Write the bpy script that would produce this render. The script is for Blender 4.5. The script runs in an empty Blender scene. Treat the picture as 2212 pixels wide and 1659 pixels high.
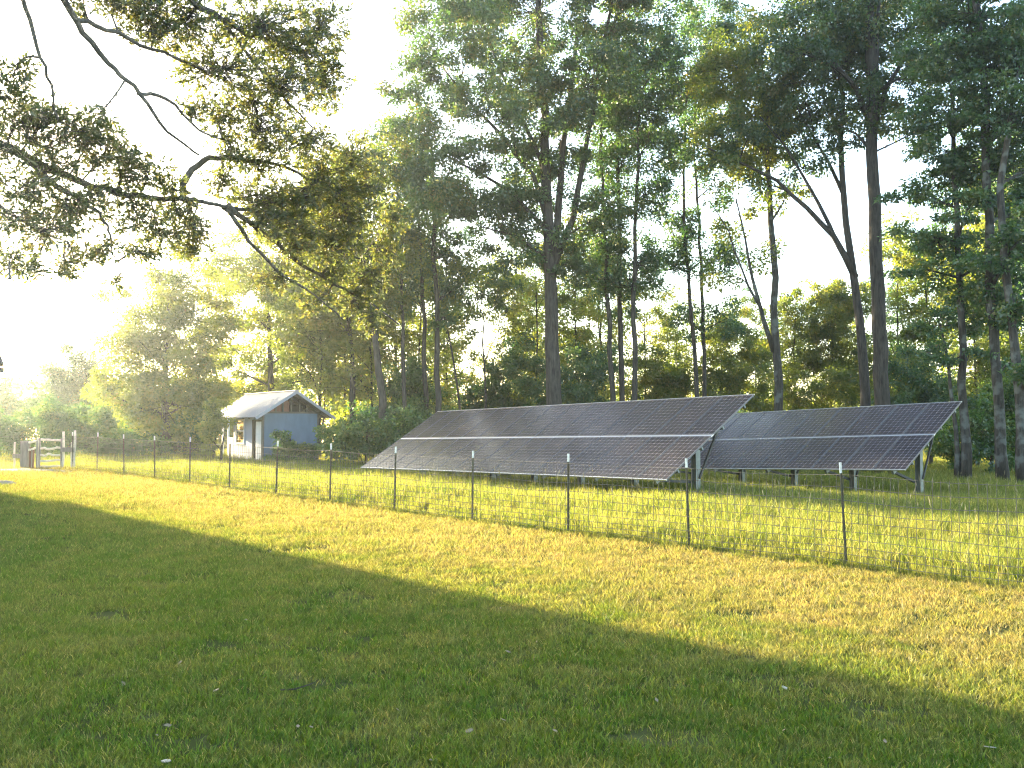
import bpy, math
import numpy as np
from mathutils import Matrix, Vector, Quaternion

rng = np.random.default_rng(11)
S = bpy.context.scene
COL = S.collection

# ------------------------------------------------------------------ camera, sky, sun, exposure
F_PX, CX, CY, CAM_H = 900.0, 512.0, 384.0, 1.87
PITCH = math.atan2(41.0, F_PX)
SUN_EL = math.radians(12.0)
SUN_U = np.array([0.683, -0.730])                    # the way the light travels over the ground

cd = bpy.data.cameras.new('camera')
cam = bpy.data.objects.new('camera', cd)
COL.objects.link(cam)
cam.location = (0, 0, CAM_H)
cam.rotation_euler = (math.pi / 2 + PITCH, 0, 0)
cd.sensor_width = 36.0
cd.lens = F_PX / 1024 * 36.0
cd.clip_start, cd.clip_end = 0.05, 2000
S.camera = cam

W = bpy.data.worlds.new('World')
S.world = W
W.use_nodes = True
wn, wl = W.node_tree.nodes, W.node_tree.links
wn.clear()
sky = wn.new('ShaderNodeTexSky')
sky.sky_type = 'NISHITA'
sky.sun_disc = False
sky.sun_elevation = SUN_EL
sky.sun_rotation = math.atan2(-SUN_U[0], -SUN_U[1])
sky.air_density, sky.dust_density, sky.ozone_density = 1.0, 1.7, 0.9
bg = wn.new('ShaderNodeBackground')
bg.inputs['Strength'].default_value = 0.15
wo = wn.new('ShaderNodeOutputWorld')
wl.new(sky.outputs[0], bg.inputs[0])
wl.new(bg.outputs[0], wo.inputs[0])

ld = bpy.data.lights.new('sun', 'SUN')
ld.energy = 5.0
ld.angle = math.radians(0.7)
ld.color = (1.0, 0.82, 0.53)
sun = bpy.data.objects.new('sun', ld)
COL.objects.link(sun)
sd = Vector((SUN_U[0] * math.cos(SUN_EL), SUN_U[1] * math.cos(SUN_EL), -math.sin(SUN_EL)))
sun.rotation_euler = sd.to_track_quat('-Z', 'Y').to_euler()
sun.location = (-30, 30, 20)

S.view_settings.view_transform = 'Standard'
S.view_settings.look = 'None'
S.view_settings.gamma = 1.0
S.view_settings.exposure = 3.0
S.render.engine = 'CYCLES'
S.cycles.use_denoising = True
S.cycles.denoising_prefilter = 'NONE'
S.cycles.filter_width = 1.2
S.cycles.max_bounces = 9
S.cycles.diffuse_bounces = 6
S.cycles.glossy_bounces = 2
S.cycles.transmission_bounces = 3
S.cycles.transparent_max_bounces = 4
S.cycles.volume_bounces = 0
S.cycles.caustics_reflective = False
S.cycles.caustics_refractive = False


# ------------------------------------------------------------------ helpers
def P(px, py, Y):
    """the point at depth Y that stands at pixel (px, py) of the 1024 wide photograph"""
    dx, dy = (px - CX) / F_PX, (CY - py) / F_PX
    ry = math.cos(PITCH) - dy * math.sin(PITCH)
    rz = math.sin(PITCH) + dy * math.cos(PITCH)
    return np.array([dx * Y / ry, Y, CAM_H + rz * Y / ry])


TS = 2212 / 1024.0


def T(px, py, Y):
    return P(px / TS, py / TS, Y)


def tag(o, label=None, cat=None, group=None, kind=None):
    if label: o['label'] = label
    if cat: o['category'] = cat
    if group: o['group'] = group
    if kind: o['kind'] = kind
    return o


def link(name, me, parent=None):
    o = bpy.data.objects.new(name, me)
    COL.objects.link(o)
    if parent is not None:
        o.parent = parent
    return o


def empty(name, loc, rz=0.0):
    o = bpy.data.objects.new(name, None)
    COL.objects.link(o)
    o.location = loc
    o.rotation_euler = (0, 0, rz)
    o.empty_display_size = 0.3
    return o


def dup(o, parent=None):
    c = o.copy()
    COL.objects.link(c)
    if parent is not None:
        c.parent = parent
    return c


class MB:
    """collects polygons, then becomes one mesh object"""
    def __init__(s): s.v, s.f, s.off = [], [], np.zeros(3)

    def add(s, vs, fs):
        n = len(s.v)
        s.v += [tuple(np.asarray(v, float) - s.off) for v in vs]
        s.f += [tuple(i + n for i in f) for f in fs]
        return s

    def box(s, c, size, R=None):
        h = np.asarray(size, float) / 2
        vs = [np.array([x, y, z]) * h for z in (-1, 1) for y in (-1, 1) for x in (-1, 1)]
        if R is not None: vs = [R @ v for v in vs]
        vs = [v + np.asarray(c, float) for v in vs]
        return s.add(vs, [(0, 2, 3, 1), (4, 5, 7, 6), (0, 1, 5, 4), (2, 6, 7, 3), (0, 4, 6, 2), (1, 3, 7, 5)])

    def span(s, lo, hi):
        lo, hi = np.asarray(lo, float), np.asarray(hi, float)
        return s.box((lo + hi) / 2, hi - lo)

    def bar(s, p, q, w, h, up=(0, 0, 1)):
        p, q = np.asarray(p, float), np.asarray(q, float)
        d = q - p
        L = np.linalg.norm(d); d = d / L
        a = np.cross(d, up)
        if np.linalg.norm(a) < 1e-4: a = np.cross(d, (1, 0, 0))
        a /= np.linalg.norm(a)
        b = np.cross(a, d)
        return s.box((p + q) / 2, (w, L, h), np.stack([a, d, b], 1))

    def tube(s, pts, rad, n=6, cap=True):
        pts = [np.asarray(p, float) for p in pts]
        m = len(pts)
        if np.isscalar(rad): rad = [rad] * m
        vs, fs = [], []
        a = None
        for i in range(m):
            d = pts[min(i + 1, m - 1)] - pts[max(i - 1, 0)]
            d = d / (np.linalg.norm(d) + 1e-9)
            if a is None:
                a = np.cross(d, (0.3, 0.9, 0.1))
                if np.linalg.norm(a) < 1e-3: a = np.cross(d, (1, 0, 0))
            a = a - d * np.dot(a, d)
            a /= np.linalg.norm(a) + 1e-9
            b = np.cross(d, a)
            for k in range(n):
                t = 2 * math.pi * k / n
                vs.append(pts[i] + rad[i] * (math.cos(t) * a + math.sin(t) * b))
        for i in range(m - 1):
            for k in range(n):
                k2 = (k + 1) % n
                fs.append((i * n + k, i * n + k2, (i + 1) * n + k2, (i + 1) * n + k))
        if cap:
            fs.append(tuple(range(n - 1, -1, -1)))
            fs.append(tuple(range((m - 1) * n, m * n)))
        return s.add(vs, fs)

    def build(s, name, mat, parent=None, smooth=False):
        me = bpy.data.meshes.new(name)
        me.from_pydata(s.v, [], s.f)
        if mat is not None: me.materials.append(mat)
        if smooth:
            me.polygons.foreach_set('use_smooth', [True] * len(me.polygons))
        me.update()
        return link(name, me, parent)


def np_mesh(name, verts, quads, mat, tint=None, nor_smooth=False):
    """fast mesh from numpy arrays; quads (n,4)"""
    me = bpy.data.meshes.new(name)
    verts = np.ascontiguousarray(verts, np.float32)
    quads = np.ascontiguousarray(quads, np.int32)
    nq, k = quads.shape
    me.vertices.add(len(verts)); me.vertices.foreach_set('co', verts.ravel())
    me.loops.add(nq * k); me.loops.foreach_set('vertex_index', quads.ravel())
    me.polygons.add(nq)
    me.polygons.foreach_set('loop_start', np.arange(0, nq * k, k, dtype=np.int32))
    if tint is not None:
        at = me.attributes.new('tint', 'FLOAT', 'POINT')
        at.data.foreach_set('value', np.ascontiguousarray(tint, np.float32))
    if mat is not None: me.materials.append(mat)
    me.update(calc_edges=True)
    return me


def sm(x, a, b):
    t = np.clip((x - a) / (b - a), 0, 1)
    return t * t * (3 - 2 * t)


# ------------------------------------------------------------------ ground height
_GP = np.array([
    (0, 0, 0), (0, 6, 0), (3, 6, 0), (-6, 8, 0.02), (6, 3, 0), (4.3, 11.7, 0), (-0.8, 17, .055), (-4.2, 20.5, .08),
    (-7.6, 24.1, .135), (-10.9, 27.5, .23), (-16, 32.8, .27), (-14, 24, .24), (-20, 28, .26), (-22, 36, .2),
    (4.9, 22.9, .03), (0, 29, -.08), (-4, 34.5, -.2), (12.1, 26.8, -.3), (16, 22, -.22), (4, 37, -.45), (-13, 47, -.14),
    (-7, 40, -.22), (10, 14, .0), (13, 18, -.08), (2, 15, .03), (-20, 46, 0.0), (20, 34, -.3), (0, 50, -.4), (12, 50, -.4),
    (-30, 50, -.1), (25, 50, -.4), (0, 80, -.5), (-40, 70, -.4), (40, 70, -.4)], float)


def gz(x, y):
    x = np.asarray(x, float); y = np.asarray(y, float)
    sh = np.broadcast(x, y).shape
    xx, yy = np.broadcast_to(x, sh).ravel(), np.broadcast_to(y, sh).ravel()
    out = np.empty(xx.size)
    for i in range(0, xx.size, 200000):
        d2 = (xx[i:i + 200000, None] - _GP[None, :, 0]) ** 2 + (yy[i:i + 200000, None] - _GP[None, :, 1]) ** 2
        w = np.exp(-d2 / (2 * 3.6 ** 2)) + 0.02 * np.exp(-d2 / (2 * 9.0 ** 2)) + 1e-9
        out[i:i + 200000] = (w * _GP[None, :, 2]).sum(1) / w.sum(1)
    # low swells of the turf
    out += 0.012 * np.sin(xx * 1.7 + 0.6 * yy) * np.sin(yy * 1.3 - 0.4 * xx)
    return float(out[0]) if sh == () else out.reshape(sh)


# ------------------------------------------------------------------ materials
def mat(name):
    m = bpy.data.materials.new(name)
    m.use_nodes = True
    m.node_tree.nodes.clear()
    return m, m.node_tree.nodes, m.node_tree.links


def N(ns, kind, **kw):
    n = ns.new(kind)
    for k, v in kw.items(): setattr(n, k, v)
    return n


def ramp(ns, stops, interp='LINEAR'):
    r = ns.new('ShaderNodeValToRGB')
    r.color_ramp.interpolation = interp
    e = r.color_ramp.elements
    while len(e) < len(stops): e.new(0.5)
    for el, (p, c) in zip(e, stops):
        el.position = p
        el.color = (*c, 1) if len(c) == 3 else c
    return r


def leaf_mat(name, stops, trans=0.5, tboost=(1.7, 1.8, 0.8), gloss=0.05):
    m, ns, ls = mat(name)
    at = N(ns, 'ShaderNodeAttribute', attribute_name='tint')
    r = ramp(ns, stops)
    ls.new(at.outputs['Fac'], r.inputs[0])
    d = ns.new('ShaderNodeBsdfDiffuse')
    ls.new(r.outputs[0], d.inputs[0])
    mx = N(ns, 'ShaderNodeMixRGB', blend_type='MULTIPLY')
    mx.inputs[0].default_value = 1
    mx.inputs[2].default_value = (*tboost, 1)
    ls.new(r.outputs[0], mx.inputs[1])
    t = ns.new('ShaderNodeBsdfTranslucent')
    ls.new(mx.outputs[0], t.inputs[0])
    s1 = ns.new('ShaderNodeMixShader'); s1.inputs[0].default_value = trans
    ls.new(d.outputs[0], s1.inputs[1]); ls.new(t.outputs[0], s1.inputs[2])
    g = ns.new('ShaderNodeBsdfGlossy'); g.inputs['Roughness'].default_value = 0.42
    g.inputs['Color'].default_value = (1, 1, 1, 1)
    s2 = ns.new('ShaderNodeMixShader'); s2.inputs[0].default_value = gloss
    ls.new(s1.outputs[0], s2.inputs[1]); ls.new(g.outputs[0], s2.inputs[2])
    o = ns.new('ShaderNodeOutputMaterial')
    ls.new(s2.outputs[0], o.inputs[0])
    return m


def plain(name, col, rough=0.6, metal=0.0, var=0.25, scale=8.0, bump=0.0, coord='Object', stretch=(1, 1, 1), spec=0.4, col2=None):
    """a principled surface whose colour and relief wander with noise"""
    m, ns, ls = mat(name)
    tc = ns.new('ShaderNodeTexCoord')
    mp = ns.new('ShaderNodeMapping'); mp.inputs['Scale'].default_value = stretch
    ls.new(tc.outputs[coord], mp.inputs[0])
    nz = ns.new('ShaderNodeTexNoise')
    nz.inputs['Scale'].default_value = scale
    nz.inputs['Detail'].default_value = 6
    nz.inputs['Roughness'].default_value = 0.62
    ls.new(mp.outputs[0], nz.inputs['Vector'])
    c = np.array(col)
    lo = tuple(c * (1 - var)) if col2 is None else tuple(col2)
    r = ramp(ns, [(0.3, lo), (0.7, tuple(np.minimum(c * (1 + var * 0.6), 1)))])
    ls.new(nz.outputs['Fac'], r.inputs[0])
    b = ns.new('ShaderNodeBsdfPrincipled')
    b.inputs['Roughness'].default_value = rough
    b.inputs['Metallic'].default_value = metal
    b.inputs['Specular IOR Level'].default_value = spec
    ls.new(r.outputs[0], b.inputs['Base Color'])
    if bump > 0:
        bp = ns.new('ShaderNodeBump'); bp.inputs['Strength'].default_value = bump
        bp.inputs['Distance'].default_value = 0.02
        ls.new(nz.outputs['Fac'], bp.inputs['Height'])
        ls.new(bp.outputs[0], b.inputs['Normal'])
    o = ns.new('ShaderNodeOutputMaterial')
    ls.new(b.outputs[0], o.inputs[0])
    return m


def turf_colour(ns, ls, green, lime, straw, brown, big=0.35, straw_amt=0.5, dry=None):  # dry: range and amount of the painted sunlit straw tone
    """patchy turf colour set by world position: drifts of green, lime, straw and brown"""
    geo = ns.new('ShaderNodeNewGeometry')
    n1 = ns.new('ShaderNodeTexNoise'); n1.inputs['Scale'].default_value = big; n1.inputs['Detail'].default_value = 5
    n1.inputs['Roughness'].default_value = 0.6
    n2 = ns.new('ShaderNodeTexNoise'); n2.inputs['Scale'].default_value = 1.7; n2.inputs['Detail'].default_value = 9; n2.inputs['Roughness'].default_value = 0.7; n2.inputs['Distortion'].default_value = 0.9
    n3 = ns.new('ShaderNodeTexNoise'); n3.inputs['Scale'].default_value = 24.0; n3.inputs['Detail'].default_value = 2
    for n in (n1, n2, n3): ls.new(geo.outputs['Position'], n.inputs['Vector'])
    r1 = ramp(ns, [(0.35, green), (0.62, lime)])
    ls.new(n1.outputs['Fac'], r1.inputs[0])
    sf = ramp(ns, [(0.42, (0, 0, 0)), (0.6, (straw_amt * .5,) * 3), (0.85, (min(1, straw_amt * 1.5),) * 3)])
    if dry is None:
        ls.new(n2.outputs['Fac'], sf.inputs[0])
    else:                                            # sunlit tan painted in as drier straw towards the fence, with a wide ragged transition
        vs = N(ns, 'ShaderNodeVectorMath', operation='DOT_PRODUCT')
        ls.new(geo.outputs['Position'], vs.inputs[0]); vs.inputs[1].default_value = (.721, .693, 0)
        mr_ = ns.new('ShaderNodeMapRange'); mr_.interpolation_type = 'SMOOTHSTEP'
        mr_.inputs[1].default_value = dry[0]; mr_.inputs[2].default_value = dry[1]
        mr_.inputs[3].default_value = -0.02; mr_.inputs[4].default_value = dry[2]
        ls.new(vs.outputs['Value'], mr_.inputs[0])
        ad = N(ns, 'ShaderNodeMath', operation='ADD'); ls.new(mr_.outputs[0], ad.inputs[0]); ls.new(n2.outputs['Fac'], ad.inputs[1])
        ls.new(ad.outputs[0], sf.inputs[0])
    m1 = ns.new('ShaderNodeMixRGB')
    ls.new(sf.outputs[0], m1.inputs[0]); ls.new(r1.outputs[0], m1.inputs[1]); m1.inputs[2].default_value = (*straw, 1)
    bf = ramp(ns, [(0.56, (0, 0, 0)), (0.74, (0.65,) * 3)])
    ls.new(n3.outputs['Fac'], bf.inputs[0])
    m2 = ns.new('ShaderNodeMixRGB')
    ls.new(bf.outputs[0], m2.inputs[0]); ls.new(m1.outputs[0], m2.inputs[1]); m2.inputs[2].default_value = (*brown, 1)
    return m2.outputs[0]


def grass_mat(name, green, lime, straw, brown, straw_amt, trans=0.45, tb=(1.7, 1.5, 0.7), dry=None):  # dry: range and amount of the painted sunlit straw tone
    m, ns, ls = mat(name)
    c = turf_colour(ns, ls, green, lime, straw, brown, straw_amt=straw_amt, dry=dry)
    at = N(ns, 'ShaderNodeAttribute', attribute_name='tint')
    hs = ns.new('ShaderNodeHueSaturation')
    oi = ns.new('ShaderNodeObjectInfo')
    mr = ns.new('ShaderNodeMapRange')
    mr.inputs[3].default_value = 0.42; mr.inputs[4].default_value = 1.45
    ls.new(at.outputs['Fac'], mr.inputs[0])
    ls.new(mr.outputs[0], hs.inputs['Value'])
    mr2 = ns.new('ShaderNodeMapRange'); mr2.inputs[3].default_value = 0.475; mr2.inputs[4].default_value = 0.515
    ls.new(oi.outputs['Random'], mr2.inputs[0]); ls.new(mr2.outputs[0], hs.inputs['Hue'])
    dr = ramp(ns, [(0.84, (0, 0, 0)), (0.95, (.6,) * 3)])     # some blades in every tuft are dry
    ls.new(at.outputs['Fac'], dr.inputs[0])
    dm = ns.new('ShaderNodeMixRGB'); ls.new(dr.outputs[0], dm.inputs[0]); ls.new(c, dm.inputs[1]); dm.inputs[2].default_value = (*straw, 1)
    ls.new(dm.outputs[0], hs.inputs['Color'])
    d = ns.new('ShaderNodeBsdfDiffuse'); ls.new(hs.outputs[0], d.inputs[0])
    mx = N(ns, 'ShaderNodeMixRGB', blend_type='MULTIPLY'); mx.inputs[0].default_value = 1
    mx.inputs[2].default_value = (*tb, 1); ls.new(hs.outputs[0], mx.inputs[1])
    t = ns.new('ShaderNodeBsdfTranslucent'); ls.new(mx.outputs[0], t.inputs[0])
    s1 = ns.new('ShaderNodeMixShader'); s1.inputs[0].default_value = trans
    ls.new(d.outputs[0], s1.inputs[1]); ls.new(t.outputs[0], s1.inputs[2])
    g = ns.new('ShaderNodeBsdfGlossy'); g.inputs['Roughness'].default_value = 0.5
    s2 = ns.new('ShaderNodeMixShader'); s2.inputs[0].default_value = 0.018
    ls.new(s1.outputs[0], s2.inputs[1]); ls.new(g.outputs[0], s2.inputs[2])
    o = ns.new('ShaderNodeOutputMaterial'); ls.new(s2.outputs[0], o.inputs[0])
    return m


def ground_mat():
    m, ns, ls = mat('turf_soil')
    c = turf_colour(ns, ls, (.04, .055, .016), (.06, .065, .022), (.13, .11, .055), (.07, .052, .03), straw_amt=0.6)
    b = ns.new('ShaderNodeBsdfDiffuse'); ls.new(c, b.inputs[0])
    o = ns.new('ShaderNodeOutputMaterial'); ls.new(b.outputs[0], o.inputs[0])
    return m


def bark_mat(name, dark, light, moss=None):
    m, ns, ls = mat(name)
    tc = ns.new('ShaderNodeTexCoord')
    mp = ns.new('ShaderNodeMapping'); mp.inputs['Scale'].default_value = (1, 1, 0.14)
    ls.new(tc.outputs['Object'], mp.inputs[0])
    nz = ns.new('ShaderNodeTexNoise'); nz.inputs['Scale'].default_value = 11; nz.inputs['Detail'].default_value = 8
    nz.inputs['Roughness'].default_value = 0.7
    ls.new(mp.outputs[0], nz.inputs['Vector'])
    r = ramp(ns, [(0.34, dark), (0.66, light)])
    ls.new(nz.outputs['Fac'], r.inputs[0])
    col = r.outputs[0]
    if moss:
        n2 = ns.new('ShaderNodeTexNoise'); n2.inputs['Scale'].default_value = 2.2; n2.inputs['Detail'].default_value = 5
        ls.new(tc.outputs['Object'], n2.inputs['Vector'])
        r2 = ramp(ns, [(0.5, (0, 0, 0)), (0.6, (.75,) * 3)])
        ls.new(n2.outputs['Fac'], r2.inputs[0])
        mx = ns.new('ShaderNodeMixRGB'); ls.new(r2.outputs[0], mx.inputs[0]); ls.new(col, mx.inputs[1])
        mx.inputs[2].default_value = (*moss, 1)
        col = mx.outputs[0]
    b = ns.new('ShaderNodeBsdfPrincipled'); b.inputs['Roughness'].default_value = 0.9
    b.inputs['Specular IOR Level'].default_value = 0.15
    ls.new(col, b.inputs['Base Color'])
    bp = ns.new('ShaderNodeBump'); bp.inputs['Strength'].default_value = 0.8; bp.inputs['Distance'].default_value = 0.05
    ls.new(nz.outputs['Fac'], bp.inputs['Height']); ls.new(bp.outputs[0], b.inputs['Normal'])
    o = ns.new('ShaderNodeOutputMaterial'); ls.new(b.outputs[0], o.inputs[0])
    return m


M = {}
M['soil'] = ground_mat()
M['lawn'] = grass_mat('lawn_blades', (.052, .128, .010), (.092, .158, .015), (.33, .27, .125), (.14, .115, .045), 0.5, dry=(4.2, 9.6, .27))  # dry paints the sunlit side of the lawn tan, beyond the house shadow
M['meadow'] = grass_mat('meadow_blades', (.065, .125, .014), (.135, .178, .03), (.36, .32, .135), (.2, .165, .065), 0.75, 0.52, (1.8, 1.65, .8))
M['seed'] = plain('seed_heads', (.33, .28, .15), 0.8)
M['oak'] = leaf_mat('oak_leaf', [(0, (.027, .06, .021)), (.5, (.054, .105, .033)), (.85, (.095, .14, .036)), (1, (.16, .12, .03))], 0.45)
M['broad'] = leaf_mat('broad_leaf', [(0, (.025, .064, .025)), (.5, (.05, .11, .037)), (.9, (.09, .145, .04)), (1, (.15, .12, .03))], 0.48)
M['lime'] = leaf_mat('bright_leaf', [(0, (.06, .10, .016)), (.5, (.11, .15, .024)), (.9, (.16, .18, .03)), (1, (.2, .15, .035))], 0.68, (2.3, 2.1, .8))
M['bush'] = leaf_mat('bush_leaf', [(0, (.022, .06, .014)), (.6, (.06, .13, .022)), (1, (.13, .17, .03))], 0.45)
M['near'] = leaf_mat('near_oak_leaf', [(0, (.05, .07, .04)), (.5, (.085, .11, .05)), (.85, (.13, .13, .045)), (1, (.15, .13, .05))], 0.58, (1.9, 1.8, .7), 0.06)
M['bark'] = bark_mat('grey_bark', (.022, .019, .017), (.085, .075, .063))
M['bark_lichen'] = bark_mat('lichen_bark', (.022, .02, .018), (.08, .072, .06), (.13, .14, .125))
M['bark_near'] = bark_mat('oak_limb_bark', (.05, .045, .04), (.17, .155, .135))
M['steel'] = plain('galvanised_steel', (.2, .22, .21), 0.5, 0.6, 0.25, 6)
M['steel_dark'] = plain('weathered_steel', (.06, .06, .055), 0.65, 0.3, 0.3, 9)
M['alu'] = plain('aluminium_frame', (.62, .63, .65), 0.35, 0.85, 0.08, 5)
M['frame'] = plain('dark_anodised_frame', (.13, .13, .135), 0.45, 0.5, 0.1, 5)
M['post'] = plain('green_post_paint', (.05, .055, .035), 0.6, 0.1, 0.5, 14, col2=(.1, .07, .04))
M['tip'] = plain('white_post_tip', (.68, .66, .6), 0.6, 0, 0.3, 30)
M['wire'] = plain('galvanised_wire', (.12, .11, .09), 0.75, 0.0, 0.3, 20)
M['rail'] = plain('peeled_wood_rail', (.62, .58, .48), 0.8, 0, 0.35, 12, 0.2, stretch=(1, 1, 1))
M['oldwood'] = plain('grey_weathered_wood', (.25, .23, .2), 0.85, 0, 0.4, 9, 0.3, stretch=(1, 1, .2))
M['redwood'] = plain('red_brown_board', (.2, .09, .06), 0.8, 0, 0.35, 6, 0.2, stretch=(1, 1, .3))
M['blue'] = plain('blue_grey_paint', (.085, .145, .205), 0.65, 0, 0.14, 3, 0.05, stretch=(1, 1, .3))
M['blue_light'] = plain('pale_blue_paint', (.27, .34, .45), 0.65, 0, 0.12, 3, 0.05, stretch=(1, 1, .3))
M['trim'] = plain('dark_trim', (.09, .085, .07), 0.75, 0, 0.3, 10)
M['white'] = plain('white_paint', (.74, .73, .7), 0.5, 0, 0.12, 5)
M['tin'] = plain('ribbed_tin_roof', (.25, .26, .3), 0.5, 0.35, 0.14, 2.5, stretch=(1, 3, 1))
M['glass'] = plain('window_glass', (.02, .025, .02), 0.08, 0, 0.1, 2, spec=0.8)
M['dark'] = plain('dark_interior', (.015, .014, .012), 0.9)
M['siding'] = plain('house_siding', (.5, .48, .44), 0.7, 0, 0.1, 4)
M['shingle'] = plain('roof_shingle', (.09, .085, .08), 0.9, 0, 0.3, 14, 0.3)
M['rock'] = plain('grey_rock', (.2, .19, .17), 0.9, 0, 0.4, 7, 0.4)
M['ash'] = plain('pale_bare_earth', (.3, .28, .24), 0.95, 0, 0.35, 4, 0.3)
M['dryleaf'] = plain('dry_leaf', (.22, .17, .10), 0.7, 0, 0.3, 12)
M['paper'] = plain('pale_scrap', (.34, .31, .25), 0.7, 0, 0.1, 8)


def panel_mat():
    m, ns, ls = mat('solar_cells')
    tc = ns.new('ShaderNodeTexCoord')
    sp = ns.new('ShaderNodeSeparateXYZ'); ls.new(tc.outputs['Object'], sp.inputs[0])

    def math_(op, a, b=None):
        n = N(ns, 'ShaderNodeMath', operation=op)
        for i, q in enumerate((a, b)):
            if q is None: continue
            if isinstance(q, (int, float)): n.inputs[i].default_value = q
            else: ls.new(q, n.inputs[i])
        return n.outputs[0]

    def edge(axis, pitch, off):
        fr = math_('FRACT', math_('ADD', math_('DIVIDE', sp.outputs[axis], pitch), off))
        return math_('MULTIPLY', math_('MINIMUM', fr, math_('SUBTRACT', 1.0, fr)), pitch)   # metres to the nearest cell edge
    ex = edge(0, 0.158, 100.0)
    ey = edge(1, 0.158, 100.0)
    lx = math_('LESS_THAN', ex, 0.004)
    ly = math_('LESS_THAN', ey, 0.004)
    dia = math_('LESS_THAN', math_('ADD', ex, ey), 0.024)
    line = math_('MAXIMUM', math_('MAXIMUM', lx, ly), dia)
    nz = ns.new('ShaderNodeTexNoise'); nz.inputs['Scale'].default_value = 1.3
    ls.new(tc.outputs['Object'], nz.inputs['Vector'])
    oi = ns.new('ShaderNodeObjectInfo')
    r = ramp(ns, [(0.0, (.024, .019, .024)), (1.0, (.036, .028, .031))])
    ls.new(oi.outputs['Random'], r.inputs[0])
    mx = ns.new('ShaderNodeMixRGB'); ls.new(line, mx.inputs[0]); ls.new(r.outputs[0], mx.inputs[1])
    mx.inputs[2].default_value = (.165, .16, .165, 1)
    b = ns.new('ShaderNodeBsdfPrincipled')
    ls.new(mx.outputs[0], b.inputs['Base Color'])
    rr = ns.new('ShaderNodeMapRange'); rr.inputs[3].default_value = 0.14; rr.inputs[4].default_value = 0.3
    ls.new(nz.outputs['Fac'], rr.inputs[0]); ls.new(rr.outputs[0], b.inputs['Roughness'])
    b.inputs['Specular IOR Level'].default_value = 0.55
    o = ns.new('ShaderNodeOutputMaterial'); ls.new(b.outputs[0], o.inputs[0])
    return m


M['cells'] = panel_mat()

# ------------------------------------------------------------------ ground sheet
X0, X1, Y0, Y1 = -75.0, 62.0, -26.0, 112.0
xs = np.unique(np.concatenate([np.linspace(X0, X1, 80), np.linspace(-24, 18, 150)]))
ys = np.unique(np.concatenate([np.linspace(Y0, Y1, 80), np.linspace(0, 42, 150)]))
gx, gy = np.meshgrid(xs, ys)
gv = np.stack([gx, gy, gz(gx, gy)], -1).reshape(-1, 3)
nx, ny = len(xs), len(ys)
ii = (np.arange(ny - 1)[:, None] * nx + np.arange(nx - 1)[None, :]).ravel()
gq = np.stack([ii, ii + 1, ii + nx + 1, ii + nx], 1)
gme = np_mesh('ground', gv, gq, M['soil'])
gme.polygons.foreach_set('use_smooth', [True] * len(gme.polygons))
tag(link('ground', gme), kind='structure')

# ------------------------------------------------------------------ fence line (needed for the two kinds of grass)
FV = np.array([-0.693, 0.721])                       # along the fence, away from the camera
FB = np.array([4.31, 11.7])                          # nearest post in view


def fence_side(x, y):
    """metres beyond the fence line (positive: the far side)"""
    n = np.array([0.721, 0.693])
    return (x - FB[0]) * n[0] + (y - FB[1]) * n[1]


# ------------------------------------------------------------------ grass
def tuft_mesh(name, n, rad, hmin, hmax, wid, lean, material, r, seeds=0):
    vs, fs, ti = [], [], []
    for i in range(n):
        a, d = r.uniform(0, 6.283), rad * math.sqrt(r.uniform(0, 1))
        x, y = d * math.cos(a), d * math.sin(a)
        h = r.uniform(hmin, hmax)
        b = r.uniform(0, 6.283)
        side = np.array([math.cos(b), math.sin(b), 0]) * wid * r.uniform(.6, 1.2)
        la = r.uniform(0, 6.283); lv = np.array([math.cos(la), math.sin(la), 0]) * h * r.uniform(0.15, lean)
        p0 = np.array([x, y, -0.01])
        p1 = p0 + np.array([0, 0, h * .6]) + lv * .35
        p2 = p0 + np.array([0, 0, h]) + lv
        k = len(vs)
        vs += [p0 - side * .5, p0 + side * .5, p1 + side * .4, p1 - side * .4, p2 + side * .06, p2 - side * .06]
        fs += [(k, k + 1, k + 2, k + 3), (k + 3, k + 2, k + 4, k + 5)]
        ti += [r.uniform(0, 1)] * 6
    me = np_mesh(name, np.array(vs), np.array(fs), material, np.array(ti))
    o = bpy.data.objects.new(name, me)
    return o


def tuft_collection(name, specs):
    c = bpy.data.collections.new(name)
    for i, sp in enumerate(specs):
        c.objects.link(tuft_mesh(name + '_%d' % i, *sp))
    return c


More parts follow.
